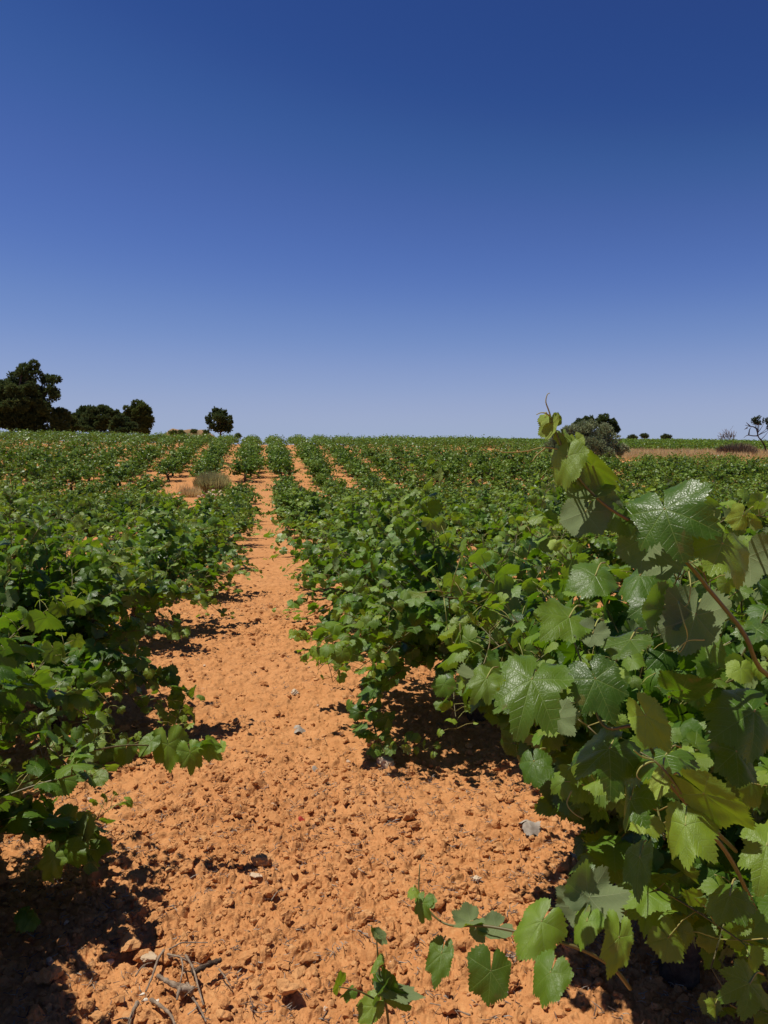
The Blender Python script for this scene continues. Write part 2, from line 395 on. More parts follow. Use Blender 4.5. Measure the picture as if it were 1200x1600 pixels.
# ------------------------------------------------------------------ vine leaf templates (petiole joint at 0, tip at +Y, length 1)
VEINS = (0, 50, 106)
def leaf_template(seed, div, rings, teeth=True, lob=.2, droop=.25):
    rng = np.random.default_rng(seed)
    keys = [0, 25, 50, 78, 106, 172]
    half = []
    for a, b, wgt in zip(keys[:-1], keys[1:], (1, 1, 1, 1, 1.6)):
        m = max(1, int(round(div*wgt))); half += list(np.linspace(a, b, m, endpoint=False))
    half.append(172)
    ang = np.array([-a for a in half[::-1]][:-1]+half); C = len(ang)
    aa = np.abs(ang)
    sd = rng.uniform(.8, 1.2, 4)
    rad = np.interp(aa, [0, 10, 25, 42, 50, 58, 78, 96, 106, 118, 140, 160, 172],
                    [1.0, .96, .92-lob*sd[0], .92, .96, .92, .90-lob*.9*sd[1], .86, .88, .84, .78, .68, .48])
    rad *= 1+.07*np.sin(np.radians(ang)*1.0+rng.uniform(0, 6))+.05*np.sin(np.radians(ang)*2.0+rng.uniform(0, 6))+.03*np.sin(np.radians(ang)*5.0+rng.uniform(0, 6))
    if teeth and div >= 3:
        tt = np.where(np.arange(C) % 2 == 0, 1.0, .90+rng.random(C)*.04)
        tt *= 1+rng.uniform(-.02, .03, C)
        iv = [int(np.argmin(abs(ang-v))) for v in (0, 50, -50, 106, -106)]
        rad = rad*tt
        for k in iv: rad[k] *= 1.05
    fr = np.linspace(0, 1, rings+1)[1:]**.85
    th = np.radians(ang)
    dv = np.min([np.abs(aa-v) for v in VEINS], 0)
    V = [[0, 0, 0]]; UV = [[0, 0]]
    kf = rng.uniform(-.35, .1); kd = droop*rng.uniform(.6, 1.5); ph = rng.uniform(0, 6); wv = rng.uniform(.03, .10); pk = rng.uniform(.02, .06); q1, q2, q3 = rng.uniform(-.34, .30, 3); ph2 = rng.uniform(0, 6)
    for f in fr:
        r = rad*f
        x = r*np.sin(th); y = r*np.cos(th)
        t = r*np.cos(np.radians(dv)); s = r*np.sin(np.radians(dv))
        z = -kd*r**2*.8 + pk*np.sin(np.clip(dv/27, 0, 1)*PI/2)*r*1.1 + kf*np.abs(x)*.35 + wv*np.sin(3*th+ph)*r**2 + wv*.6*np.sin(7*th+ph2)*r**3 + q1*x*x + q2*y*y*.7 + q3*x*y + .035*np.sin(9*x+ph)*np.cos(8*y+ph2)*f
        V += list(np.stack([x, y, z], 1)); UV += list(np.stack([t, s], 1))
    V = np.array(V, float); UV = np.array(UV, float)
    c = np.arange(C-1)
    T3 = np.stack([np.zeros(C-1, int), 1+c+1, 1+c], 1)
    Q = []
    for k in range(rings-1):
        a = 1+k*C
        Q.append(np.stack([a+c, a+c+1, a+C+c+1, a+C+c], 1))
    Q = np.concatenate(Q) if Q else np.zeros((0, 4), int)
    return V, T3, Q, UV
LOD = {
 'hero': [leaf_template(s, 8, 7, lob=l, droop=d) for s, l, d in ((1,.10,.15),(2,.16,.25),(3,.06,.1),(4,.2,.3),(5,.12,.2),(6,.08,.35))],
 'hi':  [leaf_template(10+s, 5, 3, lob=.04+.035*(s % 5)) for s in range(9)],
 'mid': [leaf_template(30+s, 3, 2, lob=.05+.04*(s % 4)) for s in range(6)],
 'low': [leaf_template(50+s, 1, 1, teeth=False, lob=.16) for s in range(5)],
}
def fanleaf(seed):
    rng = np.random.default_rng(seed)
    V = np.array([[0, -.3, 0], [.7, -.1, -.12], [.62, .55, -.1], [0, 1, -.2], [-.62, .55, -.1], [-.7, -.1, -.12], [0, .3, .08]])
    V[:, 2] *= rng.uniform(.5, 1.6)
    T = np.array([[6, 0, 1], [6, 1, 2], [6, 2, 3], [6, 3, 4], [6, 4, 5], [6, 5, 0]])
    return V, T, np.zeros((0, 4), int), np.abs(V[:, :2])
LOD['far'] = [fanleaf(s) for s in range(4)]
def quadleaf(seed):
    V = np.array([[0, -.35, 0], [.65, .2, -.1], [0, 1, -.15], [-.65, .2, -.1]])
    return V, np.zeros((0, 3), int), np.array([[0, 1, 2, 3]]), np.abs(V[:, :2])
LOD['quad'] = [quadleaf(0)]
def nrm(v): return v/(np.linalg.norm(v, axis=-1, keepdims=True)+1e-9)
def add_leaves(mb, pos, tip, nor, size, rnd, age, lod, rng, mi=0):
    nor = nrm(nor); tip = nrm(tip-(tip*nor).sum(1, keepdims=True)*nor); side = np.cross(tip, nor)
    which = rng.integers(len(LOD[lod]), size=len(pos))
    for k, (V, T3, Q, UV) in enumerate(LOD[lod]):
        m = np.nonzero(which == k)[0]
        if not len(m): continue
        wsc = rng.uniform(.88, 1.12, len(m))
        W = pos[m][:, None]+size[m][:, None, None]*((V[None, :, 0:1]*wsc[:, None, None])*side[m][:, None]+V[None, :, 1:2]*tip[m][:, None]+V[None, :, 2:3]*nor[m][:, None])
        n = len(V); off = (np.arange(len(m))*n)[:, None, None]
        mb.add(W.reshape(-1, 3), [(T3[None]+off).reshape(-1, 3), (Q[None]+off).reshape(-1, 4)] , mi,
               np.repeat(rnd[m], n), np.repeat(age[m], n), np.tile(UV, (len(m), 1)))

# ------------------------------------------------------------------ a bush vine (local coordinates, base at origin)
def gen_vine(seed, n_shoots=38, length=(.65, 1.15), hgt=1.0, lod='mid', leaf=(.05, .085), step=.06, elev=(5, 88), zmin=.05, droop=1.0, canes=True, keep=None, trunc=None, extra=.5, trunk_h=.32):
    rng = np.random.default_rng(seed)
    tr = MB()
    lean = rng.uniform(-.1, .1, 2)
    tp = np.array([[0, 0, -.08], [lean[0]*.3, lean[1]*.3, trunk_h*.4], [lean[0], lean[1], trunk_h]])
    tr.add(*tube(spline(tp, 9), np.linspace(.065, .05, 9)*rng.uniform(.85, 1.2), 8, rng, .18))
    arms = []
    na = rng.integers(3, 6)
    for k in range(na):
        a = k*2*PI/na+rng.uniform(-.4, .4); l = rng.uniform(.12, .24)
        e = tp[2]+np.array([math.cos(a)*l, math.sin(a)*l, rng.uniform(.03, .16)])
        tr.add(*tube(spline([tp[2]-[0, 0, .02], (tp[2]+e)/2+[0, 0, -.02], e], 6), np.linspace(.04, .024, 6), 6, rng, .2)); arms.append(e)
    fo = MB()
    Lp, Lt, Ln, Ls, Lr, La, Pt = [], [], [], [], [], [], []
    for k in range(n_shoots):
        p = arms[k % na]+rng.normal(0, .03, 3)
        az = math.atan2(p[1]-tp[2][1], p[0]-tp[2][0])+rng.normal(0, .75)
        el = math.radians(rng.uniform(elev[0], elev[1]))
        d = np.array([math.cos(az)*math.cos(el), math.sin(az)*math.cos(el), math.sin(el)])
        ln = rng.uniform(*length); st = .05; n = int(ln/st); pts = [p]
        g = rng.uniform(.01, .085)*droop; cur = rng.normal(0, .05, 3)
        for i in range(n):
            d = d+np.array([0, 0, -g*(.3+1.6*i/n)])+cur*.5+rng.normal(0, .04, 3)
            if pts[-1][2] > hgt: d[2] -= .12
            if pts[-1][2] < zmin+.08: d[2] = max(d[2], .02)
            d = d/np.linalg.norm(d); q = pts[-1]+d*st; q[2] = max(q[2], zmin)
            if trunc is not None and trunc(q):
                d = nrm(d*np.array([-.25, 1, 1])+np.array([0, 0, .05])); q = pts[-1]+d*st; q[2] = max(q[2], zmin)
                if trunc(q): break
            pts.append(q)
        if len(pts) < 4: continue
        pts = np.array(pts)
        if canes: fo.add(*tube(pts[::(1 if lod in ('hi','hero') else 2)], np.linspace(.0055, .0018, len(pts[::(1 if lod in ('hi','hero') else 2)])), 4 if lod != 'hi' else 5), 1)
        cl = np.arange(len(pts))*st; sd = 1
        t = .12
        T = np.gradient(pts, axis=0)
        while t < cl[-1]+.03:
            i = min(t/st, len(pts)-1.001); i0 = int(i); f = i-i0
            b = pts[i0]*(1-f)+pts[min(i0+1, len(pts)-1)]*f; tg = T[i0]/np.linalg.norm(T[i0])
            frac = t/cl[-1]
            for rep in range(1+(rng.random() < extra)):
                out = np.array([b[0], b[1], 0]); out = out/(np.linalg.norm(out)+.15)
                sv = np.cross(tg, [0, 0, 1.]); sv = sv/(np.linalg.norm(sv)+1e-6)*sd
                pl = rng.uniform(.05, .11)
                pd = nrm(sv*.8+out*.35+np.array([0, 0, .45])+tg*.3+rng.normal(0, .35, 3))
                q = b+pd*pl; q[2] = max(q[2], zmin)
                nn = nrm(out*rng.uniform(.1, 1.0)+np.array([0, 0, rng.uniform(.35, 1.0)])+rng.normal(0, .52, 3))
                td = out*.7+sv*.35+np.array([0, 0, -.65])+rng.normal(0, .4, 3)
                sz = rng.uniform(*leaf)*(1.0 if frac < .7 else 1-(frac-.7)*1.7)*(.72 if rep else 1)
                Lp.append(q); Lt.append(td); Ln.append(nn); Ls.append(max(sz, .018)); Lr.append(rng.random())
                ag = np.clip((frac-.66)*2.2, 0, .9)+(.35*rng.random() if rng.random() < .12 else 0)
                La.append(min(1, ag*rng.uniform(.4, 1))); Pt.append((b, q))
                sd = -sd
            t += step*rng.uniform(.8, 1.25)
    Lp, Lt, Ln, Ls, Lr, La = map(np.array, (Lp, Lt, Ln, Ls, Lr, La))
    if keep is not None:
        m = keep(Lp); 
    else: m = np.ones(len(Lp), bool)
    add_leaves(fo, Lp[m], Lt[m], Ln[m], Ls[m], Lr[m], La[m], lod, rng)
    if lod in ('hi', 'mid') and canes:
        for (b, q), k in zip(Pt, m):
            if k: 
                mid = (b+q)/2+np.array([0, 0, .008])
                fo.add(*tube(np.array([b, mid, q]), [.0018, .0014, .0014], 3), 2)
    fm = M_LEAF if lod in ('hi', 'hero', 'mid') else M_LEAF_FAR
    return tr.mesh('trunk', [M_BARK]), fo.mesh('foliage', [fm, M_CANE, M_PETIOLE])
ORD = 'first second third fourth fifth sixth seventh eighth ninth tenth eleventh twelfth thirteenth fourteenth fifteenth sixteenth seventeenth eighteenth nineteenth twentieth'.split()
def ordw(n):
    if n <= 20: return ORD[n-1]
    t = {2: 'twenty', 3: 'thirty', 4: 'forty'}[n//10]
    return t+'-'+ORD[n % 10-1] if n % 10 else {3: 'thirtieth', 4: 'fortieth'}[n//10]

# planting grid
rngv = np.random.default_rng(77)
SP = 2.6
sites = []      # x, y, row, side
def inview(x, y, m=1.1):
    q = np.array([x, y, Hs(x, y)+.6])-CAM; f = q@FW
    if f < .3: return False
    rr = q@RT
    return abs(rr) < .5*f+m
for row in range(1, 40):
    for sidev in (-1, 1):
        x0 = sidev*(1.3+SP*(row-1))+(.1 if row == 1 and sidev < 0 else 0)
        y = (2.55 if sidev < 0 else 2.15)+(rngv.uniform(-.15, .15) if row > 1 else 0)
        k = 0
        while y < 205:
            x = x0+rngv.normal(0, .07); yy = y+rngv.normal(0, .09); y += SP if not (row == 1 and sidev < 0 and k == 0) else 2.3; k += 1
            miss = rngv.random() < .035
            if not inview(x, yy): continue
            if k > 3 and miss: continue
            right = x > 30
            if -8.5 < x < 2.2 and 48.4 < yy < 51.9: continue
            if not right and yy > 98: continue
            if row == 2 and sidev < 0 and 32 < yy < 49: continue
            if row == 1 and sidev < 0 and 43 < yy < 49: continue
            if right and 72.5 < yy+.15*(x-30) < 96: continue
            if 0.22 < (x)/yy < .60 and False: continue
            sites.append((x, yy, row, sidev))
# the shrub and the almond tree take the place of some vines
clear = [(P(915, 712, 70), 4.2), (P(1190, 712, 92), 4.0)]
sites = [s for s in sites if all(math.hypot(s[0]-c[0], s[1]-c[1]) > r for c, r in clear)]
sites.sort(key=lambda s: math.hypot(s[0], s[1]))
N_IND = 300
indiv, rest = sites[:N_IND], sites[N_IND:]
# order within each row, counted from the camera
cntr = {}; meta = []
for x, y, row, sdv in indiv:
    k = (row, sdv); cntr[k] = cntr.get(k, 0)+1; meta.append(cntr[k])

VAR_MID = [gen_vine(200+i, 50, (.65, 1.15), 1.0+.05*(i % 3), 'mid', elev=(-5, 85), extra=.7) for i in range(5)]
VAR_LOW = [gen_vine(300+i, 46, (.6, 1.1), 1.02, 'low', leaf=(.07, .11), step=.075, elev=(3, 85), zmin=.12, canes=False, extra=.7) for i in range(6)]
VAR_FAR = [gen_vine(400+i, 42, (.6, 1.12), 1.0, 'far', leaf=(.085, .13), step=.09, elev=(8, 85), zmin=.12, canes=False, extra=.5) for i in range(6)]
GROUP = 'bush grapevines planted in rows on orange soil'
heroes = {}
for i, (x, y, row, sdv) in enumerate(indiv):
    d = math.hypot(x, y)
    side = 'left' if sdv < 0 else 'right'
    adj = 'large' if d < 7 else ('leafy' if d < 16 else ('dense' if d < 32 else ('low' if d < 52 else 'small')))
    lab = f'{adj} grapevine, {ordw(meta[i])} from the camera, {ordw(row)} row {side} of the path'
    t = thing('grapevine', lab, 'grapevine', (x, y, Hs(x, y)), 0, GROUP)
    rz = rngv.uniform(0, 6.28); sc = rngv.uniform(.88, 1.12)
    if d < 7.3:
        cx, cy = x, y
        z0 = Hs(cx, cy)
        def trunc(q, cx=cx, cy=cy, row=row, sdv=sdv, first=(meta[i] == 1)):
            X, Y, Z = q[0]+cx, q[1]+cy, q[2]
            if row > 1: return False
            if sdv > 0:
                if first and Z > (1.36 if X < 1.1 else 1.5): return True
                if first: return X < .46+max(0, 1.25-Z)*.66 or (Y < 1.3 and Z < .7)
                return X < (.55 if Z < .3 else .31)
            return X > -.70-.32*(Y < 2.6)+min(max((Y-3.2)*.25, 0), .26)+(.08 if Z > .45 else 0)
        def keep(p, cx=cx, cy=cy, row=row, sdv=sdv, first=(meta[i] == 1)):
            wp = p+np.array([cx, cy, Hs(cx, cy)])
            q = wp-CAM; f = q@FW; dist = np.linalg.norm(q, axis=1)
            ok = dist > .95
            if row == 1 and sdv > 0 and first: ok &= wp[:, 0] > .42+np.clip(1.25-wp[:, 2], 0, 2)*.6
            if row == 1 and sdv < 0 and first: ok &= wp[:, 0] < np.where(wp[:, 1] < 2.6, -.86, -.44)
            return ok
        first_right = (row == 1 and sdv > 0 and meta[i] == 1)
        first_left = (row == 1 and sdv < 0 and meta[i] == 1)
        kw = dict(n_shoots=84, length=(.7, 1.25), hgt=1.15, elev=(-12, 85), zmin=.04, extra=.9)
        if first_right: kw = dict(n_shoots=115, length=(.75, 1.3), hgt=1.3, elev=(5, 88), zmin=.05, extra=.8)
        if sdv > 0 and row == 1 and meta[i] > 1: kw['hgt'] = 1.36; kw['elev'] = (2, 88); kw['length'] = (.75, 1.3); kw['n_shoots'] = 76
        if first_left: kw['n_shoots'] = 84; kw['extra'] = 1.0; kw['hgt'] = 1.15
        tm, fm = gen_vine(1000+i*3, lod='hi' if d < 6 else 'mid', leaf=(.046, .084), step=.056, keep=keep, trunc=trunc, **kw)
        rz, sc = 0, 1
        heroes[(row, sdv, meta[i])] = t
    elif d < 15: tm, fm = VAR_MID[rngv.integers(5)]; sc *= 1.03
    elif d < 34: tm, fm = VAR_LOW[rngv.integers(6)]; sc *= 1.04
    else: tm, fm = VAR_FAR[rngv.integers(6)]; sc *= 1.10 if d < 50 else 1.32
    t.rotation_euler = (0, 0, rz); t.scale = (sc, sc, sc*rngv.uniform(.93, 1.08)*(.9 if 16 < d < 50 else (.93 if d < 16 else 1)) if d > 7.3 else 1)
    obj('trunk', tm, t); obj('foliage', fm, t)
# the rest of the vineyard: one object
def build_rest():
    rng = np.random.default_rng(9)
    pos, tip, nor, siz, rn, ag = [], [], [], [], [], []
    for x, y, row, sdv in rest:
        d = math.hypot(x, y); n = int(np.clip(20000/d, 90, 300))
        u = nrm(rng.normal(size=(n, 3))); u[:, 2] = np.abs(u[:, 2])*1.0-.15
        r = rng.uniform(.45, 1, (n, 1))**.6
        az = np.arctan2(u[:, 1], u[:, 0]); lob = 1+.22*np.sin(3*az+rng.uniform(0, 6))+.12*np.sin(5*az+rng.uniform(0, 6))
        q = u*r*np.array([1.12, 1.12, .85])*lob[:, None]*rng.uniform(.85, 1.15)+np.array([x, y, Hs(x, y)+.46])
        pos.append(q); nor.append(u*.6+[0, 0, .6]+rng.normal(0, .4, (n, 3))); tip.append(u*.6+[0, 0, -.6]+rng.normal(0, .4, (n, 3)))
        siz.append(rng.uniform(.10, .17, n)*np.clip(d/90, .9, 1.5)); rn.append(rng.random(n)); ag.append(np.where(rng.random(n) < .15, .5, 0.))
    mb = MB()
    c = np.concatenate
    add_leaves(mb, c(pos), c(tip), c(nor), c(siz), c(rn), c(ag), 'quad', rng)
    for x, y, row, sdv in rest:
        if math.hypot(x, y) < 110:
            z = Hs(x, y); mb.add(*tube([[x, y, z-.05], [x+.03, y, z+.25], [x, y+.04, z+.45]], [.07, .06, .04], 5), 1)
    tag(obj('distant_vineyard', mb.mesh('distant_vineyard', [M_LEAF_FAR, M_BARK])), 'far rows of small vines running together towards the skyline', 'vineyard', kind='stuff')
build_rest()
# ------------------------------------------------------------------ the nearest vines: their own shoots, large leaves and tendrils
def ground_at(px, py):
    lo, hi = .5, 400.
    ds = np.exp(np.linspace(math.log(.8), math.log(300), 1500))
    pts = np.array([P(px, py, d) for d in ds]); z = H(pts[:, 0], pts[:, 1])
    k = np.nonzero(pts[:, 2] < z)[0]
    return pts[k[0]] if len(k) else pts[-1]
rh = np.random.default_rng(31)
hn = [0]
def hero_leaf(par, b, t, d0, d1, roll=0., side=1, rnd=.3, age=0., wd=1., pet=(0, -1), pl=30, tmpl=None, name='leaf', label=None):
    o = np.array(par.matrix_world.translation) if False else np.array(par.location)
    root = par
    while root.parent: root = root.parent
    o = np.array(root.location)
    B = P(b[0], b[1], d0); T = P(t[0], t[1], d1); T = B+(T-B)*.86; s = np.linalg.norm(T-B); tip = (T-B)/s
    n = nrm(CAM-B); n = nrm(n-tip*(n@tip)); c = np.cross(tip, n)
    n = n*math.cos(roll)+c*math.sin(roll)
    if side < 0: n = -n
    sd = np.cross(tip, n)
    hn[0] += 1
    V, T3, Q, UV = LOD['hero'][(tmpl if tmpl is not None else hn[0]) % len(LOD['hero'])]
    W = B+s*(V[:, :1]*wd*sd+V[:, 1:2]*tip+V[:, 2:3]*n)-o
    mb = MB(); mb.add(W, [T3, Q], 0, rnd, age, UV)
    e = P(b[0]+pet[0]*pl, b[1]-pet[1]*-pl*-1 if False else b[1]+(-pet[1])*-pl, d0+.05)
    e = P(b[0]+pet[0]*pl, b[1]+pet[1]*pl, d0+.06)
    m = (B+e)/2+np.array([0, 0, .01])
    mb.add(*tube(spline(np.array([B, m, e]), 6)-o, [.0016, .0015, .0015, .0016, .0018, .002], 5), 1)
    x = obj(name, mb.mesh(name, [M_LEAF, M_PETIOLE]), par)
    if label: x['label'] = label
    return x
def px_tube(par, pts, r0, r1, mat, name, n=28, sides=6):
    root = par
    while root.parent: root = root.parent
    q = spline(np.array([P(*p) for p in pts]), n)-np.array(root.location)
    mb = MB(); mb.add(*tube(q, np.linspace(r0, r1, n), sides, rh, .06), 0)
    return obj(name, mb.mesh(name, [mat]), par)
v1 = heroes[(1, 1, 1)]
bl = Vector(v1.location)
bpx = proj(np.array(bl)+[0, 0, .45])
shoot = px_tube(v1, [(bpx[0], bpx[1], bpx[2]), (1215, 1130, 1.55), (1181, 1035, 1.28), (1159, 985, 1.24), (1110, 924, 1.22), (1069, 875, 1.2), (1012, 830, 1.2), (949, 792, 1.18), (904, 747, 1.17), (881, 705, 1.16), (866, 668, 1.16), (860, 650, 1.16)],   .0047, .0012, M_CANE, 'leading_shoot', 60)
shoot['label'] = 'long arching young shoot rising above the skyline'
HL = hero_leaf
HL(shoot, (1039, 796), (1064, 876), 1.16, 1.10, .1, 1, .08, 0, 1.0, (-.9, .1), 28, 3)
HL(shoot, (1129, 850), (1108, 908), 1.14, 1.10, -.3, 1, .7, .45, 1.0, (-.6, -.7), 30, 1)
HL(shoot, (886, 714), (877, 776), 1.14, 1.12, .5, 1, .75, .4, .6, (0, -1), 10, 5)
HL(shoot, (922, 762), (880, 790), 1.2, 1.16, .3, -1, .8, .1, .6, (.5, -.5), 12, 0)
HL(shoot, (926, 728), (977, 772), 1.19, 1.22, .3, -1, .7, .3, .42, (-.5, .5), 14, 1)
HL(shoot, (920, 740), (966, 788), 1.22, 1.25, -.2, -1, .1, 0, .38, (-.7, .5), 18, 4)
HL(shoot, (915, 800), (898, 848), 1.2, 1.16, .15, -1, .2, 0, .8, (.5, -.8), 18, 2)
HL(shoot, (1010, 838), (992, 920), 1.24, 1.2, -.2, -1, .1, 0, .72, (.3, -.9), 14, 5)
HL(shoot, (1046, 872), (1040, 930), 1.27, 1.23, .4, -1, .3, 0, .7, (.3, -.9), 14, 3)
HL(shoot, (1087, 960), (1066, 1042), 1.28, 1.24, .1, -1, .1, 0, .75, (.4, -.8), 30, 0)
HL(shoot, (1036, 950), (1008, 1000), 1.3, 1.28, -.3, -1, .2, 0, .8, (.6, -.6), 40, 1)
HL(shoot, (1170, 870), (1178, 925), 1.22, 1.2, .3, -1, .2, 0, 1.1, (-.8, .3), 30, 4)
HL(shoot, (961, 800), (985, 842), 1.22, 1.2, -.7, 1, .5, .1, 1.0, (-.3, -.9), 10, 2)
for k, (b, t, a) in enumerate((((861, 662), (859, 693), .95), ((880, 680), (893, 700), .5), ((900, 690), (906, 716), .6), ((871, 655), (877, 640), .3), ((852, 652), (846, 664), .9), ((1160, 806), (1146, 833), .95), ((1176, 812), (1196, 826), .6))):
    HL(shoot, b, t, 1.16, 1.15, .5*(-1)**k, 1 if k % 3 else -1, .8, a, .75, (.3, .6), 8, k)
for pts in ([(879, 703, 1.16), (850, 699, 1.16), (822, 705, 1.15), (790, 707, 1.14), (778, 704, 1.14)], [(862, 655, 1.16), (857, 640, 1.16), (853, 628, 1.16), (855, 617, 1.16), (859, 614, 1.16)],
            [(861, 652, 1.16), (853, 646, 1.15), (845, 645, 1.15), (838, 648, 1.15)], [(1076, 890, 1.2), (1079, 915, 1.18), (1076, 940, 1.17), (1070, 948, 1.16)],
            [(1060, 940, 1.2), (1068, 970, 1.17), (1074, 995, 1.17), (1063, 1018, 1.17), (1058, 1012, 1.16)], [(1100, 1000, 1.19), (1075, 1001, 1.17), (1055, 1016, 1.17), (1040, 1015, 1.16)],
            [(852, 700, 1.15), (838, 712, 1.15), (832, 720, 1.14)]):
    px_tube(shoot, pts, .0013, .0006, M_PETIOLE, 'tendril', 22, 5)
# large leaves over the face of the nearest vine
FACE = [((831, 1062), (800, 1150), 1.3, 1.22, .2, 1, .35, .08, .95, (.3, -.4)), ((930, 1061), (962, 1132), 1.3, 1.25, -.1, 1, .12, 0, 1.05, (.2, -.9)),
 ((1066, 1078), (1130, 1068), 1.25, 1.2, 1.0, 1, .0, 0, 1.1, (-.7, .4)), ((1178, 1112), (1112, 1150), 1.2, 1.15, .2, 1, .15, 0, 1.0, (.7, -.4)),
 ((1071, 1290), (1074, 1375), 1.12, 1.07, .25, 1, .8, .4, .85, (.1, -1)), ((1100, 1240), (1186, 1308), 1.12, 1.1, .7, 1, .8, .35, .7, (-.7, -.5)),
 ((1198, 1322), (1180, 1396), 1.1, 1.05, .1, 1, .7, .3, .9, (.2, -1)), ((889, 965), (848, 986), 1.38, 1.32, .5, 1, .6, .2, 1.05, (.7, -.6)),
 ((767, 1517), (762, 1590), 1.45, 1.42, -.1, 1, .3, .06, .95, (-.5, -.8)), ((846, 1440), (803, 1502), 1.5, 1.46, .3, 1, .7, .28, .9, (.6, -.7)),
 ((921, 1402), (952, 1345), 1.5, 1.55, .2, -1, .1, 0, 1.15, (-.1, .9)), ((902, 1418), (866, 1382), 1.5, 1.53, -.3, -1, .1, 0, 1.0, (.5, .8)),
 ((1171, 1537), (1127, 1552), 1.15, 1.12, .2, 1, .3, .05, 1.1, (.7, -.5)), ((967, 1465), (957, 1538), 1.42, 1.38, -.5, 1, .9, .35, .75, (.1, -1)),
 ((917, 1440), (899, 1492), 1.46, 1.42, .6, 1, .8, .25, .8, (.3, -.9)), ((834, 1190), (841, 1233), 1.42, 1.38, .2, 1, .2, 0, 1.05, (.6, -.7)),
 ((952, 1170), (888, 1221), 1.32, 1.26, .5, 1, .1, 0, .9, (.6, -.6)), ((1009, 1118), (1047, 1184), 1.2, 1.16, .5, 1, .9, .5, .8, (-.2, -.9)),
 ((926, 990), (914, 1024), 1.36, 1.33, .1, -1, .1, 0, 1.1, (.5, -.8)), ((1117, 1010), (1124, 1045), 1.3, 1.27, .7, 1, .5, .1, .8, (.1, -.9)),
 ((1040, 1180), (990, 1215), 1.3, 1.25, .9, 1, .1, 0, 1.0, (.8, -.4)), ((1150, 1175), (1160, 1232), 1.25, 1.2, -.5, 1, .2, 0, 1.0, (.1, -.9)),
 ((985, 1250), (970, 1310), 1.3, 1.26, .8, 1, .05, 0, .8, (.3, -.9)), ((1035, 1215), (1023, 1252), 1.16, 1.14, .3, 1, .9, .95, .7, (.1, -1)),
 ((1068, 1222), (1103, 1228), 1.15, 1.13, .9, 1, .9, .85, .7, (-.6, -.3)), ((1000, 1340), (985, 1405), 1.35, 1.3, .7, 1, .1, 0, .7, (.3, -.9)),
 ((930, 900), (905, 935), 1.45, 1.4, .3, 1, .3, .05, 1.05, (.5, -.7)), ((1000, 900), (972, 935), 1.42, 1.38, .7, 1, .4, 0, .95, (.5, -.7)),
 ((870, 1120), (905, 1160), 1.4, 1.36, -.5, -1, .1, 0, 1.0, (-.3, -.8)), ((985, 1000), (955, 1030), 1.38, 1.33, .8, 1, .1, .1, 1.0, (.6, -.6)),
 ((760, 1060), (735, 1095), 1.7, 1.65, .2, 1, .5, .2, .9, (.6, -.6)), ((690, 1490), (677, 1545), 1.55, 1.5, .1, 1, .5, .1, .72, (.2, -.9)),
 ((860, 1520), (838, 1585), 1.42, 1.38, .5, 1, .5, .1, .9, (.3, -.9)), ((1140, 1400), (1120, 1440), 1.3, 1.25, .4, 1, .4, .0, 1., (.3, -.9))]
for a in FACE: HL(v1, *a[:8], a[8]*.78, *a[9:])
for pts in ([(985, 1545, 1.62), (955, 1510, 1.56), (900, 1480, 1.5), (835, 1462, 1.52), (760, 1447, 1.56), (700, 1445, 1.6), (668, 1420, 1.62), (655, 1395, 1.64), (656, 1350, 1.66)],
            [(1180, 1420, 1.5), (1140, 1340, 1.25), (1092, 1280, 1.16), (1062, 1235, 1.15), (1030, 1195, 1.15), (1000, 1175, 1.17)],
            [(1150, 1330, 1.6), (1050, 1230, 1.38), (1000, 1140, 1.3), (940, 1130, 1.32), (900, 1010, 1.4), (860, 930, 1.5)]):
    sh = px_tube(v1, pts, .0042, .0012, M_CANE, 'shoot', 40)
for b, t, r, s_, a in (((735, 1440), (702, 1455), .8, -1, .1), ((745, 1452), (760, 1475), .4, -1, .0), ((660, 1412), (652, 1447), .6, 1, .2), ((672, 1408), (681, 1422), .2, -1, .3), ((775, 1450), (740, 1470), .6, -1, .0), ((645, 1392), (642, 1405), .3, 1, .6)):
    HL(v1, b, t, 1.58, 1.56, r, s_, .5, a, .8, (.4, -.3), 12)
for pts in ([(1022, 1190, 1.15), (1012, 1192, 1.14), (1000, 1200, 1.14), (995, 1212, 1.14), (1001, 1219, 1.14)], [(1020, 1187, 1.15), (1003, 1182, 1.14), (990, 1172, 1.13)], [(893, 1235, 1.35), (886, 1255, 1.34), (896, 1270, 1.33), (912, 1280, 1.32)]):
    px_tube(v1, pts, .0016, .0008, M_PETIOLE, 'tendril', 18, 5)
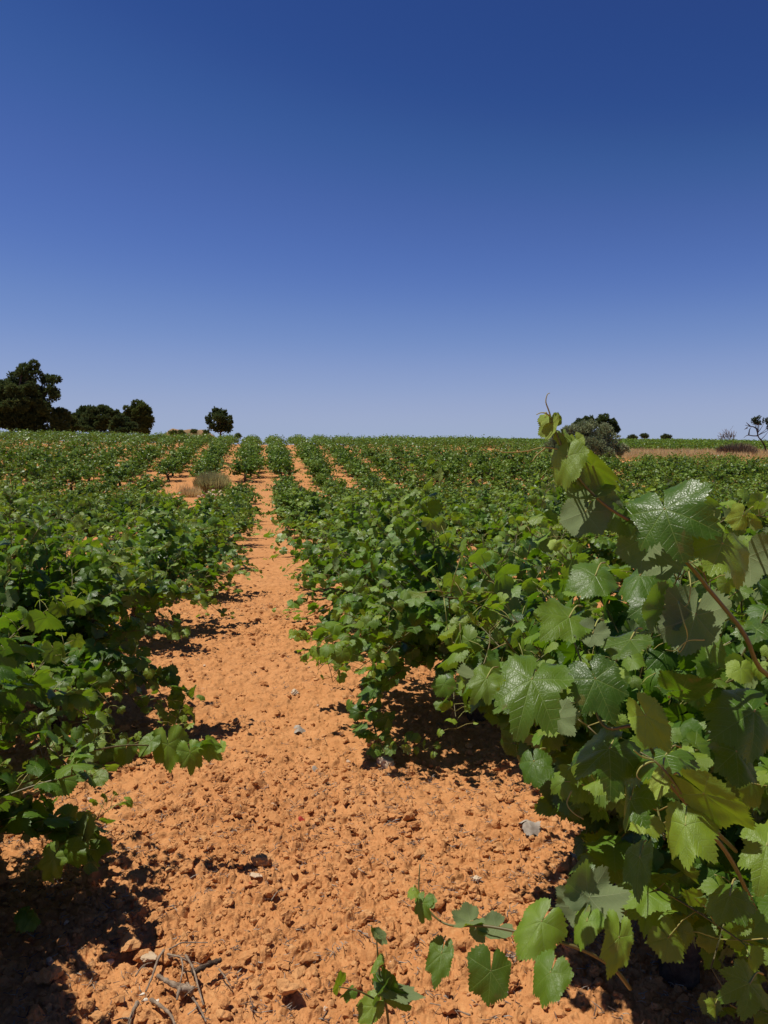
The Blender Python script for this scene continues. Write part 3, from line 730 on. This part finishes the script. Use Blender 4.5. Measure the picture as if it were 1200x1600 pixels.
# left vine: the low branch reaching over the path
v2 = heroes[(1, -1, 1)]
b2 = proj(np.array(v2.location)+[.1, .1, .4])
px_tube(v2, [(b2[0], b2[1], b2[2]), (60, 1200, 2.8), (170, 1168, 3.0), (240, 1165, 3.1), (300, 1172, 3.2), (335, 1168, 3.25)], .005, .0015, M_CANE, 'shoot', 30)
for b, t, r, s_, rn, a in (((262, 1163), (266, 1218), .1, 1, .8, .3), ((236, 1158), (214, 1184), .7, 1, .6, .2), ((297, 1176), (303, 1216), -.3, 1, .8, .3), ((326, 1166), (344, 1190), .4, 1, .9, .35), ((196, 1172), (186, 1204), .2, 1, .3, .1), ((150, 1165), (140, 1205), .5, -1, .3, .1), ((315, 1160), (330, 1150), 1.0, -1, .4, .0), ((345, 1165), (349, 1176), .4, 1, .9, .5),
    ((84, 1340), (62, 1385), .2, 1, .7, .45), ((40, 1430), (22, 1455), .5, 1, .4, .0), ((45, 1432), (56, 1458), -.5, 1, .5, .1), ((110, 1330), (135, 1350), .4, 1, .4, .1), ((20, 1270), (8, 1310), .2, 1, .3, 0.)):
    HL(v2, b, t, 3.1 if b[1] < 1250 else 2.6, 3.06 if b[1] < 1250 else 2.56, r, s_, rn, a, .75, (0, -.7), 14)
# brown leaf on the second vine on the right
M_BROWNLEAF = simple_mat('brown_leaf', (.16,.07,.035), (.25,.13,.07), 30, .8, .3, .004, .2, trans=.15)
# young sprout in the bottom middle
g = ground_at(607, 1598); g2 = P(607, 1640, 2.02); gz = Hs(g2[0], g2[1])
sp = thing('vine_sprout', 'thin young vine sprout with folded leaves and silvery tips on the bare soil', 'vine sprout', (g2[0], g2[1], gz))
px_tube(sp, [(612, 1650, 2.03), (604, 1575, 2.02), (594, 1530, 2.02), (590, 1490, 2.02), (588, 1458, 2.02)], .0042, .0018, M_CANE, 'stem', 20)
px_tube(sp, [(602, 1572, 2.02), (580, 1558, 1.99), (558, 1548, 1.97), (530, 1542, 1.95)], .003, .0014, M_CANE, 'stem', 16)
for b, t, r, s_, a, wd in (((583, 1572), (556, 1600), .2, 1, .35, .8), ((606, 1548), (640, 1600), .7, 1, .0, .6), ((612, 1546), (665, 1572), -.8, -1, .0, .55), ((597, 1548), (606, 1515), .9, -1, .0, .6), ((588, 1500), (572, 1525), 1.1, 1, .4, .5), ((545, 1548), (526, 1562), .8, 1, .0, .6), ((530, 1540), (534, 1515), .9, 1, .3, .5), ((588, 1460), (572, 1456), .8, -1, .2, .6), ((592, 1462), (610, 1474), .5, -1, .1, .7)):
    HL(sp, b, t, 2.0, 1.98, r, s_, .5, a, wd, (.1, .3), 8)

# ------------------------------------------------------------------ small things on the soil
def place_lump(name, label, cat, px, py, spx, mat, group=None, sub=3, seed=0, flat=1., sink=.3):
    g = ground_at(px, py); d = (g-CAM)@FW; s = spx/1200*d/2
    rng = np.random.default_rng(seed+int(px*7+py)); V, F = lump(rng, sub, .4); V = V*s*np.array([1, 1, flat])
    mb = MB(); mb.add(V, [F], 0, .9)
    o = obj(name, mb.mesh(name, [mat], False), None, (g[0], g[1], max(g[2], Zs(g[0], g[1]))+s*flat*.6*(1-sink))); o.rotation_euler[2] = rng.random()*6
    return tag(o, label, cat, group)
place_lump('pale_stone', 'pale cream stone beside the shadow of the right-hand vines', 'stone', 605, 1197, 32, M_STONE)
place_lump('pale_stone', 'flat tan stone beside the dry twigs at lower left', 'stone', 232, 1499, 30, M_STONE, flat=.5)
place_lump('pale_stone', 'small whitish stone high up the middle of the path', 'stone', 460, 1085, 14, M_STONE)
place_lump('pale_stone', 'small whitish pebble near the upper right of the bare path', 'stone', 746, 1376, 16, M_STONE)
place_lump('pale_stone', 'long narrow cream pebble in the middle of the path', 'stone', 398, 1370, 26, M_STONE, flat=.4)
place_lump('soil_clod', 'large rounded orange clod near the bottom left by the twigs', 'clod', 205, 1484, 44, M_CLOD, seed=1)
place_lump('soil_clod', 'large rough orange clod casting a dark shadow at the bottom centre', 'clod', 451, 1553, 42, M_CLOD, seed=2)
place_lump('soil_clod', 'rough orange clod in the middle of the path', 'clod', 410, 1350, 36, M_CLOD, seed=3)
place_lump('soil_clod', 'lone orange clod at the left edge casting a long shadow', 'clod', 85, 1536, 36, M_CLOD, seed=4)
M_RED = simple_mat('red_leaf', (.42,.035,.02), (.26,.03,.02), 40, .7)
M_WHITE = simple_mat('dead_leaf', (.40,.34,.27), (.28,.23,.18), 60, .8, .5, .003)
M_SHELL = simple_mat('snail_shell', (.75,.68,.55), (.6,.5,.38), 200, .5)
def curl_leaf(name, label, cat, px, py, spx, mat, seed):
    g = ground_at(px, py); d = (g-CAM)@FW; s = spx/1200*d/1.6
    V, T3, Q, UV = LOD['hi'][seed % 9]; V = V.copy()*s; rng = np.random.default_rng(seed)
    V[:, 2] += np.sin(V[:, 0]/s*3+seed)*s*.3+np.cos(V[:, 1]/s*4)*s*.16+s*.3
    mb = MB(); mb.add(V, [T3, Q], 0, .5)
    o = obj(name, mb.mesh(name, [mat]), None, (g[0], g[1], Zs(g[0], g[1])+.008)); o.rotation_euler = (rng.uniform(-.2, .2), rng.uniform(-.2, .2), rng.random()*6)
    return tag(o, label, cat)
curl_leaf('dead_leaf', 'crumpled whitish dead leaf in the shade of the right vine', 'dead leaf', 824, 1305, 34, M_WHITE, 2)
curl_leaf('dead_leaf', 'curled pale dead leaf high on the middle of the path', 'dead leaf', 466, 1137, 20, M_WHITE, 3)
curl_leaf('dead_leaf', 'pinkish pale dead leaf on the path above the cream stone', 'dead leaf', 497, 1198, 16, M_WHITE, 4)
curl_leaf('dead_leaf', 'grey dead leaf at the shadow edge under the right vine', 'dead leaf', 904, 1338, 28, M_WHITE, 5)
curl_leaf('red_leaf', 'small deep red leaf scrap in the middle of the path', 'leaf', 471, 1283, 10, M_RED, 6)
curl_leaf('red_leaf', 'tiny red leaf scrap beside the long cream pebble', 'leaf', 391, 1379, 8, M_RED, 7)
for px, py, n in ((222, 1556, 'white snail shell at the left end of the dry twigs'), (228, 1564, 'white snail shell touching another beside the dry twigs'), (247, 1565, 'lone tiny white snail shell just right of the shell pair')):
    place_lump('snail_shell', n, 'snail shell', px, py, 8, M_SHELL, sub=2, sink=0.)
def twig(name, label, pts, r0, r1, group=None, rough=.15, mat=None, kids=()):
    """pts: pixels on the ground with a lift in metres"""
    w = []
    for a, b, c in pts:
        q = ground_at(a, b); w.append(np.array([q[0], q[1], max(q[2], Zs(q[0], q[1]))+c*.8+.004]))
    o0 = w[0]; q = spline(np.array(w)-o0, 22)
    mb = MB(); mb.add(*tube(q, np.linspace(r0, r1, 22)*(1+.15*np.sin(np.arange(22)*1.3)), 7, rh, rough), 0)
    for k in kids:
        i = int(k*21); dr = rh.normal(0, 1, 3)*[1, 1, .3]; dr /= np.linalg.norm(dr)
        mb.add(*tube(spline([q[i], q[i]+dr*.02+[0, 0, .006], q[i]+dr*.05], 6), [r1*.8, r1*.7, r1*.6, r1*.5, r1*.4, r1*.3], 5), 0)
    o = obj(name, mb.mesh(name, [mat or M_DRY]), None, o0); return tag(o, label, 'twig' if 'twig' in name else 'dead wood', group)
twig('dead_wood', 'gnarled dark grey piece of dead vine wood, right end of the twig heap', [(300, 1526, .01), (318, 1520, .02), (334, 1514, .022), (345, 1509, .018)], .010, .007, None, .3, M_BARK)
twig('dead_wood', 'pale splintered piece of dead vine wood in the twig heap', [(246, 1530, .012), (262, 1541, .014), (282, 1550, .014), (302, 1554, .01)], .006, .011, None, .3, kids=(.7, .8, .9, .95))
for i, (pts, r, lb) in enumerate((
  ([(257, 1490, .01), (247, 1510, .025), (238, 1535, .02), (228, 1553, .006)], .005, 'thick brown dry twig leaning down at the left of the heap'),
  ([(215, 1570, .004), (206, 1590, .004), (200, 1612, .004)], .007, 'short thick dry twig at the bottom edge left of the heap'),
  ([(236, 1566, .006), (252, 1580, .014), (266, 1592, .012), (274, 1606, .004)], .006, 'grey dry twig running to the bottom edge below the shells'),
  ([(290, 1505, .03), (302, 1528, .034), (310, 1552, .02), (318, 1574, .004)], .004, 'long grey dry twig lying across the middle of the heap'),
  ([(255, 1493, .01), (272, 1488, .02), (284, 1482, .02), (300, 1478, .01), (325, 1476, .004)], .0028, 'thin dry twig arching along the top of the heap'),
  ([(262, 1500, .02), (280, 1508, .03), (296, 1512, .02)], .004, 'short grey dry twig in the centre of the heap'),
  ([(301, 1565, .01), (312, 1582, .012), (322, 1600, .004)], .0035, 'thin dry twig at the bottom right below the heap'),
  ([(342, 1518, .006), (352, 1532, .008), (360, 1543, .004)], .0026, 'short thin dry twig right of the dark wood'),
  ([(283, 1510, .034), (286, 1530, .04), (281, 1548, .02)], .003, 'bent pale dry twig hooked over the splintered wood'),
  ([(212, 1528, .004), (224, 1515, .012), (238, 1508, .006)], .0028, 'thin dry twig beside the flat tan stone'),
  ([(424, 1410, .004), (432, 1400, .01), (442, 1392, .004)], .0025, 'short dark dry twig lying in the middle of the path'),
  ([(735, 1590, .004), (700, 1580, .01), (672, 1571, .004)], .0025, 'thin dry twig on the soil left of the low vine leaves'))):
    twig('dry_twig', lb, pts, r, r*.6, 'dry vine prunings on the soil', kids=(.4, .7) if i % 2 else ())
def litter():
    rng = np.random.default_rng(12); mb = MB()
    r = np.sqrt(np.concatenate([rng.uniform(1.8**2, 10**2, 1700), rng.uniform(1.8**2, 16, 1300)])); a = YAW+np.radians(rng.uniform(-28, 28, 3000))
    X, Y = r*np.sin(a), r*np.cos(a); Z = H(X, Y)+detail(X, Y)+rng.uniform(.001, .012, 3000)
    for x, y, z in zip(X, Y, Z):
        for j in range(rng.integers(1, 6)):
            p = np.array([x, y, z])+rng.normal(0, .012, 3)*[1, 1, .2]; an = rng.random()*6.28; l = rng.uniform(.008, .04)
            d = np.array([math.cos(an), math.sin(an), rng.uniform(-.1, .35)])*l
            mb.add(*tube([p, p+d*.5+rng.normal(0, .003, 3), p+d], np.array([.0012, .001, .0006])*rng.uniform(.7, 1.9), 3), 0 if rng.random() < .6 else 1, rng.random())
    o = obj('plant_litter', mb.mesh('plant_litter', [simple_mat('litter_dark', (.10,.07,.055), (.20,.15,.13), 30, .9), M_WHITE])); tag(o, 'fine dry plant litter scattered over the tilled soil', 'plant litter', kind='stuff')
litter()

# ------------------------------------------------------------------ trees, shrubs, grasses
M_PINE = simple_mat('pine_needles', (.032,.055,.018), (.125,.170,.052), .9, .7, attr=True, trans=.35)
M_PINE2 = simple_mat('pale_pine_needles', (.05,.08,.02), (.165,.215,.055), .9, .7, attr=True, trans=.35)
M_SHRUB = simple_mat('grey_green_leaves', (.19,.23,.10), (.42,.46,.26), 2, .7, attr=True, trans=.2)
M_ALMOND = simple_mat('almond_leaves', (.03,.05,.015), (.09,.12,.035), 2, .6, attr=True, trans=.25)
M_TBARK = simple_mat('tree_bark', (.04,.028,.02), (.12,.085,.06), 3, .95, .8, .05)
M_STRAW = simple_mat('dry_grass', (.60,.40,.17), (.74,.61,.32), 4, .8, attr=True, trans=.4)
M_BROOM = simple_mat('green_broom', (.30,.30,.11), (.58,.50,.24), 4, .8, attr=True, trans=.45)
M_DEADBRUSH = simple_mat('dead_brush', (.17,.11,.075), (.32,.24,.15), 4, .9, attr=True, trans=.1)
def tufts(mb, c, r, n, rng, size, k=6, slim=.22, up=.35, mi=0, shell=.55, sub=7, spr=.35):
    """needle or leaf tufts: a lobe of sub-clumps, each clump a spray of narrow blades"""
    c = np.asarray(c); r = np.asarray(r, float)
    cs = nrm(rng.normal(size=(sub, 3)))*rng.uniform(.35, .75, (sub, 1)); cr = rng.uniform(.32, .55, sub)
    w_ = rng.integers(sub, size=n); u = nrm(rng.normal(size=(n, 3)))
    p = cs[w_]+u*(cr[w_, None]*rng.uniform(shell, 1.05, (n, 1)))
    P0 = c+p*r
    out = nrm(u+[0, 0, up]); base = rng.uniform(0, .35)+rng.random(sub)[w_]*.4
    D = nrm(out[:, None]+rng.normal(0, spr, (n, k, 3))); Sd = nrm(np.cross(D, rng.normal(size=(n, k, 3))))
    ln = size*rng.uniform(.6, 1.2, (n, k, 1)); A = P0[:, None]-D*ln*.25
    V = np.stack([A-Sd*ln*slim*.35, A+Sd*ln*slim*.35, A+D*ln*.6+Sd*ln*slim*.5, A+D*ln, A+D*ln*.6-Sd*ln*slim*.5], 2).reshape(-1, 3)
    m = n*k; F = np.arange(m)[:, None]*5+np.arange(5)[None]
    mb.add(V, [F], mi, np.clip(np.repeat(base+rng.random(n)*.3, k*5), 0, 1))
def tree(name, label, cat, px_base, d, blobs, mat, size=.45, dens=1., trunk_r=.22, group=None, slim=.2, seed=1, k=6, up=.35, trunk_pts=None):
    """blobs: (px, py, rx_px, ry_px, depth offset m)"""
    rng = np.random.default_rng(seed)
    b = P(px_base, 700, d); z0 = Hs(b[0], b[1]); base = np.array([b[0], b[1], z0])
    t = thing(name, label, cat, base, 0, group)
    fo = MB(); tk = MB(); mpp = d/1200
    C = [(P(x, y, d)+np.array([hx, hy, 0])*o-base, np.array([rx*mpp, rx*mpp*.9, ry*mpp])) for x, y, rx, ry, o in blobs]
    for c, r in C:
        A = 4*PI*(r[0]*r[2]); n = int(max(24, A/(size*size)*3.6*dens))
        tufts(fo, c, r, n, rng, size, k, slim, up)
    top = max(c[2] for c, r in C); mean = np.mean([c for c, r in C], 0)
    if trunk_pts is None: trunk_pts = [(0, 0, -.3), (mean[0]*.15, mean[1]*.15, top*.25), (mean[0]*.6, mean[1]*.6, top*.6), (mean[0], mean[1], top)]
    tp = spline(np.array(trunk_pts, float), 14)
    tk.add(*tube(tp, np.linspace(trunk_r, trunk_r*.25, 14), 8, rng, .1))
    for c, r in C:
        i = int(np.clip(np.searchsorted(tp[:, 2], c[2]*.6), 2, 12)); s = tp[i]
        tk.add(*tube(spline([s, (s+c)/2+[0, 0, -.06*np.linalg.norm(c-s)], c], 8), np.linspace(trunk_r*.4, trunk_r*.1, 8), 5, rng, .1))
    obj('trunk', tk.mesh('trunk', [M_TBARK]), t); obj('crown', fo.mesh('crown', [mat]), t)
    return t
LG = 'pines on the left skyline'
tree('pine_tree', 'tall dark ragged pine cut by the left edge of the skyline', 'tree', 18, 105,
     [(46, 580, 20, 17, 0), (70, 592, 17, 12, 1), (25, 592, 22, 16, 2), (0, 596, 24, 18, 0), (-30, 610, 30, 22, 0), (78, 610, 12, 9, 0), (55, 608, 22, 14, -1), (30, 612, 24, 16, -2), (5, 618, 26, 18, -1), (84, 621, 10, 6, 0), (66, 632, 18, 10, -1), (40, 634, 24, 14, -2), (14, 640, 26, 14, -2), (-16, 645, 26, 18, -1), (74, 645, 16, 9, -1), (56, 656, 20, 11, -1), (28, 660, 24, 12, -2), (0, 664, 26, 12, -1), (-45, 640, 30, 30, 1), (20, 655, 60, 20, 1), (-5, 610, 34, 24, 1), (86, 668, 22, 9, 1), (92, 650, 14, 12, 1), (84, 656, 12, 9, 0), (60, 672, 22, 9, 0), (40, 650, 34, 24, .5), (10, 630, 34, 30, .5), (52, 618, 22, 22, .5), (62, 640, 20, 18, .5)], M_PINE, .42, 1.0, .38, LG, .26, 1, k=8)
tree('pine_tree', 'low yellow-green pine tucked against the tall dark pine', 'tree', 104, 112, [(96, 648, 13, 11, 0), (106, 660, 14, 12, 0), (94, 668, 14, 10, 0), (118, 668, 9, 8, 0), (105, 674, 20, 8, 0)], M_PINE2, .38, 1.2, .2, LG, .28, 2, k=7)
tree('pine_tree', 'broad rounded pine in the middle of the left group', 'tree', 148, 128, [(152, 640, 18, 14, 0), (132, 645, 16, 13, 1), (168, 643, 16, 12, 0), (142, 658, 20, 13, -1), (165, 660, 18, 12, -1), (122, 655, 12, 12, 0), (178, 652, 12, 14, 1), (150, 670, 34, 9, 0), (130, 664, 16, 11, 0), (150, 655, 30, 16, .5)], M_PINE, .38, 1.2, .25, LG, .28, 3, k=7)
tree('pine_tree', 'domed pine at the right end of the left group', 'tree', 217, 124, [(217, 638, 15, 12, 0), (230, 646, 11, 12, 0), (205, 642, 13, 12, 0), (220, 655, 18, 12, 0), (232, 662, 9, 10, 0), (212, 668, 18, 9, 0), (226, 674, 12, 7, 0), (200, 655, 12, 14, 0), (216, 650, 20, 16, .5)], M_PINE2, .38, 1.2, .25, LG, .28, 4, k=7)
tree('pine_tree', 'low dark pine in front of the domed one', 'tree', 190, 116, [(190, 656, 16, 11, 0), (176, 664, 14, 10, 0), (204, 664, 13, 10, 0), (190, 672, 26, 8, 0)], M_PINE, .42, 1.3, .2, LG, .28, 5, k=7)
tree('pine_tree', 'lone round pine standing on the crest above the path', 'tree', 345, 104, [(336, 645, 10, 9, 0), (348, 646, 11, 9, 0), (328, 656, 8, 8, 0), (343, 656, 12, 9, -.5), (357, 655, 9, 9, 0), (332, 666, 9, 6, 0), (348, 668, 10, 5, .3), (360, 665, 6, 5, 0), (343, 661, 12, 8, .8), (337, 672, 7, 4, 0), (355, 672, 7, 4, 0), (343, 667, 14, 8, .4)], M_PINE, .34, .85, .16, None, .28, 6, k=7)
tree('pine_tree', 'smaller left one of two round pines behind the grey shrub', 'tree', 914, 140, [(908, 658, 10, 8, 0), (920, 658, 9, 9, 0), (900, 665, 7, 7, 0), (914, 667, 13, 8, 0), (912, 676, 12, 6, 0)], M_PINE, .42, 1.3, .2, None, .28, 7, k=7)
tree('pine_tree', 'larger right one of two round pines behind the grey shrub', 'tree', 946, 138, [(944, 654, 11, 8, 0), (936, 662, 10, 9, 0), (954, 662, 10, 8, 0), (946, 670, 15, 8, 0), (960, 671, 9, 7, 0), (948, 678, 14, 6, 0)], M_PINE, .42, 1.3, .2, None, .28, 8, k=7)
for i, (x, y, r, lb) in enumerate(((988, 684, 7, 'tiny olive dome of a tree just right of the shrub'), (1007, 681, 6, 'tiny umbrella-shaped dark tree on the right skyline'), (1041, 683, 8, 'tiny flat dark treetop, furthest right of the three'))):
    tree('distant_tree', lb, 'tree', x, 225, [(x-r*.4, y, r*.8, 4, 0), (x+r*.4, y, r*.8, 4, 0), (x, y-1.5, r*.7, 3.5, 0)], M_PINE, .5, 1.4, .2, None, .2, 20+i, k=5)
tree('grey_green_shrub', 'wide grey-green feathery shrub among the vines on the right', 'shrub', 915, 70,
     [(918, 676, 22, 18, 0), (895, 680, 18, 18, 0), (940, 682, 22, 17, 0), (873, 690, 18, 18, 0), (958, 695, 20, 16, 0), (905, 700, 28, 18, -1), (935, 704, 28, 18, -1), (868, 704, 18, 16, 0), (915, 668, 14, 12, .5), (972, 705, 14, 13, 0)], M_SHRUB, .28, .8, .09, None, .2, 9, k=7, up=.9)
at = tree('almond_tree', 'crooked dark tree with a leaning trunk at the right edge of the field', 'tree', 1195, 92,
     [(1178, 654, 5, 5, 0), (1187, 655, 6, 6, .3), (1182, 660, 8, 4, 0), (1196, 657, 7, 6, 0), (1204, 663, 9, 8, 0), (1190, 662, 8, 3, .5), (1216, 660, 12, 9, 0), (1202, 672, 5, 4, 0)], M_ALMOND, .22, .38, .12, None, .3, 10, k=5,
     trunk_pts=[(0, 0, -.3)]+[tuple(P(x, y, 92)-np.array([*P(1195, 700, 92)[:2], Hs(*P(1195, 700, 92)[:2])])) for x, y in ((1196, 701), (1191, 690), (1184, 681), (1184, 672), (1186, 658))])
bb = P(1195, 700, 92); bo = np.array([bb[0], bb[1], Hs(bb[0], bb[1])])
br = MB()
for pts in ([(1185, 681), (1176, 681), (1168, 680), (1162, 684)], [(1184, 672), (1178, 667), (1170, 666), (1164, 664)], [(1170, 680), (1171, 672), (1174, 667)], [(1185, 664), (1179, 660), (1175, 658)], [(1168, 668), (1163, 671)], [(1172, 666), (1166, 660)]):
    q = spline(np.array([P(x, y, 92+.2*rh.normal()) for x, y in pts])-bo, 8); br.add(*tube(q, np.linspace(.09, .02, 8), 5, rh, .15))
obj('bare_branch', br.mesh('bare_branch', [M_TBARK]), at)
def brush(name, label, cat, base, rad, hgt, n, mat, kind=None, slim=.010, lean=.5, rng=None, group=None, parts=True):
    rng = rng or np.random.default_rng(int(abs(base[0])*10)); mb = MB()
    a = rng.random(n)*2*PI; r = np.sqrt(rng.random(n))*rad
    p = np.stack([np.cos(a)*r, np.sin(a)*r, np.zeros(n)-.05], 1); h = hgt*(1-.45*(r/rad)**2)*rng.uniform(.55, 1.05, n)
    tip = p+np.stack([np.cos(a)*r/rad*lean*h, np.sin(a)*r/rad*lean*h, h], 1)+rng.normal(0, .06*hgt, (n, 3))
    b2 = rng.random(n)*PI; sd = np.stack([np.cos(b2), np.sin(b2), np.zeros(n)], 1)*slim
    md = p*.45+tip*.55+np.stack([np.zeros(n), np.zeros(n), h*.08], 1)
    V = np.stack([p-sd, p+sd, md+sd*.8, tip, md-sd*.8], 1).reshape(-1, 3)
    mb.add(V, [np.arange(n)[:, None]*5+np.arange(5)[None]], 0, np.repeat(rng.random(n), 5))
    o = obj(name, mb.mesh(name, [mat]), None, base); return tag(o, label, cat, group, kind)
g = ground_at(332, 768)
brush('grass_tussock', 'olive-green round tussock of wiry grass above the pile of stones', 'grass tussock', (g[0], g[1], Hs(g[0], g[1])), .95, 1.4, 3200, M_BROOM, slim=.014, lean=.35)
g = ground_at(298, 776)
brush('dry_grass_tuft', 'reddish dry grass tuft at the left of the stone pile', 'grass tuft', (g[0], g[1], Hs(g[0], g[1])), .6, .75, 700, M_STRAW, slim=.012)
for k, (px, py) in enumerate(((322, 770), (327, 775), (334, 773), (318, 778), (325, 780), (332, 779), (340, 777), (329, 770), (345, 772), (348, 776), (316, 783), (323, 784), (337, 783), (311, 779))):
    nm = ('largest top', 'pale angular', 'pale round', 'left-hand upper', 'central', 'pale right-of-centre', 'right-hand', 'topmost pale', 'far right upper', 'far right lower', 'lowest left', 'lower centre', 'lower right', 'leftmost')[k]
    place_lump('field_stone', f'{nm} stone of the pile below the wiry tussock', 'stone', px, py, rh.uniform(7, 12), M_STONE, 'pale field stones heaped at the field break', sub=2, seed=k, sink=-.4 if k < 8 else .2)
g = P(1152, 700, 90)
brush('dead_brushwood', 'grey-brown mound of dead brush beside the crooked tree', 'brush', (g[0], g[1], Hs(g[0], g[1])), 1.9, 1.9, 2600, M_DEADBRUSH, slim=.03, lean=.5)
g = P(1137, 690, 150)
bs = thing('bare_shrub', 'leafless twiggy shrub on the right skyline', 'shrub', (g[0], g[1], Hs(g[0], g[1])))
mb = MB()
for k in range(16):
    x0 = rh.uniform(-1.8, 1.8); e = np.array([x0+rh.normal()*.5, rh.normal()*.6, rh.uniform(1.8, 3.2)])
    mb.add(*tube(spline([(x0*.4, 0, 0), (x0*.8, rh.normal()*.2, e[2]*.5), e], 7), np.linspace(.07, .03, 7), 4, rh, .1))
    for j in range(4): mb.add(*tube([e*.6+np.array([0, 0, j*.15]), e*.6+rh.normal(size=3)*.5+[0, 0, .7+j*.1]], [.035, .02], 3))
obj('branch', mb.mesh('branch', [M_DEADBRUSH]), bs)
def grass_strip():
    rng = np.random.default_rng(3); Vs = []; R = []
    def tuft(x, y, h, n, sp):
        z = Hs(x, y); p = np.array([x, y, z-.03])+rng.normal(0, sp, (n, 3))*[1, 1, 0]; a = rng.random(n)*PI
        sd = np.stack([np.cos(a), np.sin(a), 0*a], 1)*rng.uniform(.008, .02, (n, 1))*max(1, math.hypot(x, y)/45)
        t = p+np.stack([rng.normal(0, .25*h, n), rng.normal(0, .25*h, n), h*rng.uniform(.5, 1.1, n)], 1)
        Vs.append(np.stack([p-sd, p+sd, (p+t)/2+sd*.8, t, (p+t)/2-sd*.8], 1).reshape(-1, 3)); R.append(np.repeat(rng.random(n), 5))
    for k in range(4200):
        x = rng.uniform(25, 62); y = rng.uniform(78, 93)-.15*(x-30)
        if vnoise(np.array([x*.5]), np.array([y*.5]), 8)[0] < .3 and y < 84: continue
        tuft(x, y, rng.uniform(.45, 1.0), 9, .22)
    for k in range(260):                       # sparse grass along the break between the two fields
        x = rng.uniform(-16, 3); y = 50.2+rng.normal(0, 1.0)-.1*x*0; tuft(x, y, rng.uniform(.1, .35), 7, .15)
    for k in range(40): tuft(rng.normal(0, .5), rng.normal(24, .5), rng.uniform(.05, .15), 6, .08)
    mb = MB(); V = np.concatenate(Vs); n = len(V)//5
    mb.add(V, [np.arange(n)[:, None]*5+np.arange(5)[None]], 0, np.concatenate(R))
    tag(obj('dry_grass', mb.mesh('dry_grass', [M_STRAW])), 'orange-tan dry grass in strips between the vineyard plots', 'grass', kind='stuff')
grass_strip()
# hillock beyond the crest
def hillock():
    rng = np.random.default_rng(2); c = P(296, 690, 150); z0 = Hs(c[0], c[1])-1.0
    a = np.linspace(0, 2*PI, 49)[:-1]; r = np.linspace(0, 1, 14); R, A = np.meshgrid(r, a, indexing='ij')
    X = R*np.cos(A)*8; Y = R*np.sin(A)*7; top = P(296, 672, 150)[2]-z0
    Z = top*np.clip(1.15*(1-R**2.2), 0, 1)*(.86+.25*fbm(X*.35+9, Y*.35, 4, 3))
    V = np.stack([X, Y, Z], -1).reshape(-1, 3); i = np.arange(13)[:, None]*48; j = np.arange(48)[None]; j2 = (j+1) % 48
    F = np.stack([i+j, i+48+j, i+48+j2, i+j2], -1).reshape(-1, 4)
    m = simple_mat('dry_slope', (.36,.20,.10), (.16,.13,.05), .5, .95, .6, .2)
    o = obj('hillock', mesh_np('hillock', V, [F], [m]), None, (c[0], c[1], z0)); tag(o, 'dry brown hillock left of the lone pine', 'hillock', kind='structure')
hillock()
for i, (x, y, r, lb) in enumerate(((303, 673, 5, 'round dark bush on top of the dry hillock'), (270, 676, 6, 'low olive bush at the left end of the hillock'), (284, 676, 6, 'low brown-green bush on the left of the hillock'), (322, 675, 5, 'dark low bush between the hillock and the lone pine'), (372, 681, 5, 'small bush on the crest right of the lone pine'))):
    tree('bush', lb, 'bush', x, 140 if i < 4 else 110, [(x-r*.4, y+1, r*.8, r*.7, 0), (x+r*.4, y+1, r*.8, r*.7, 0), (x, y, r*.7, r*.7, 0)], M_PINE2, .4, 1.3, .1, None, .2, 40+i, k=5)
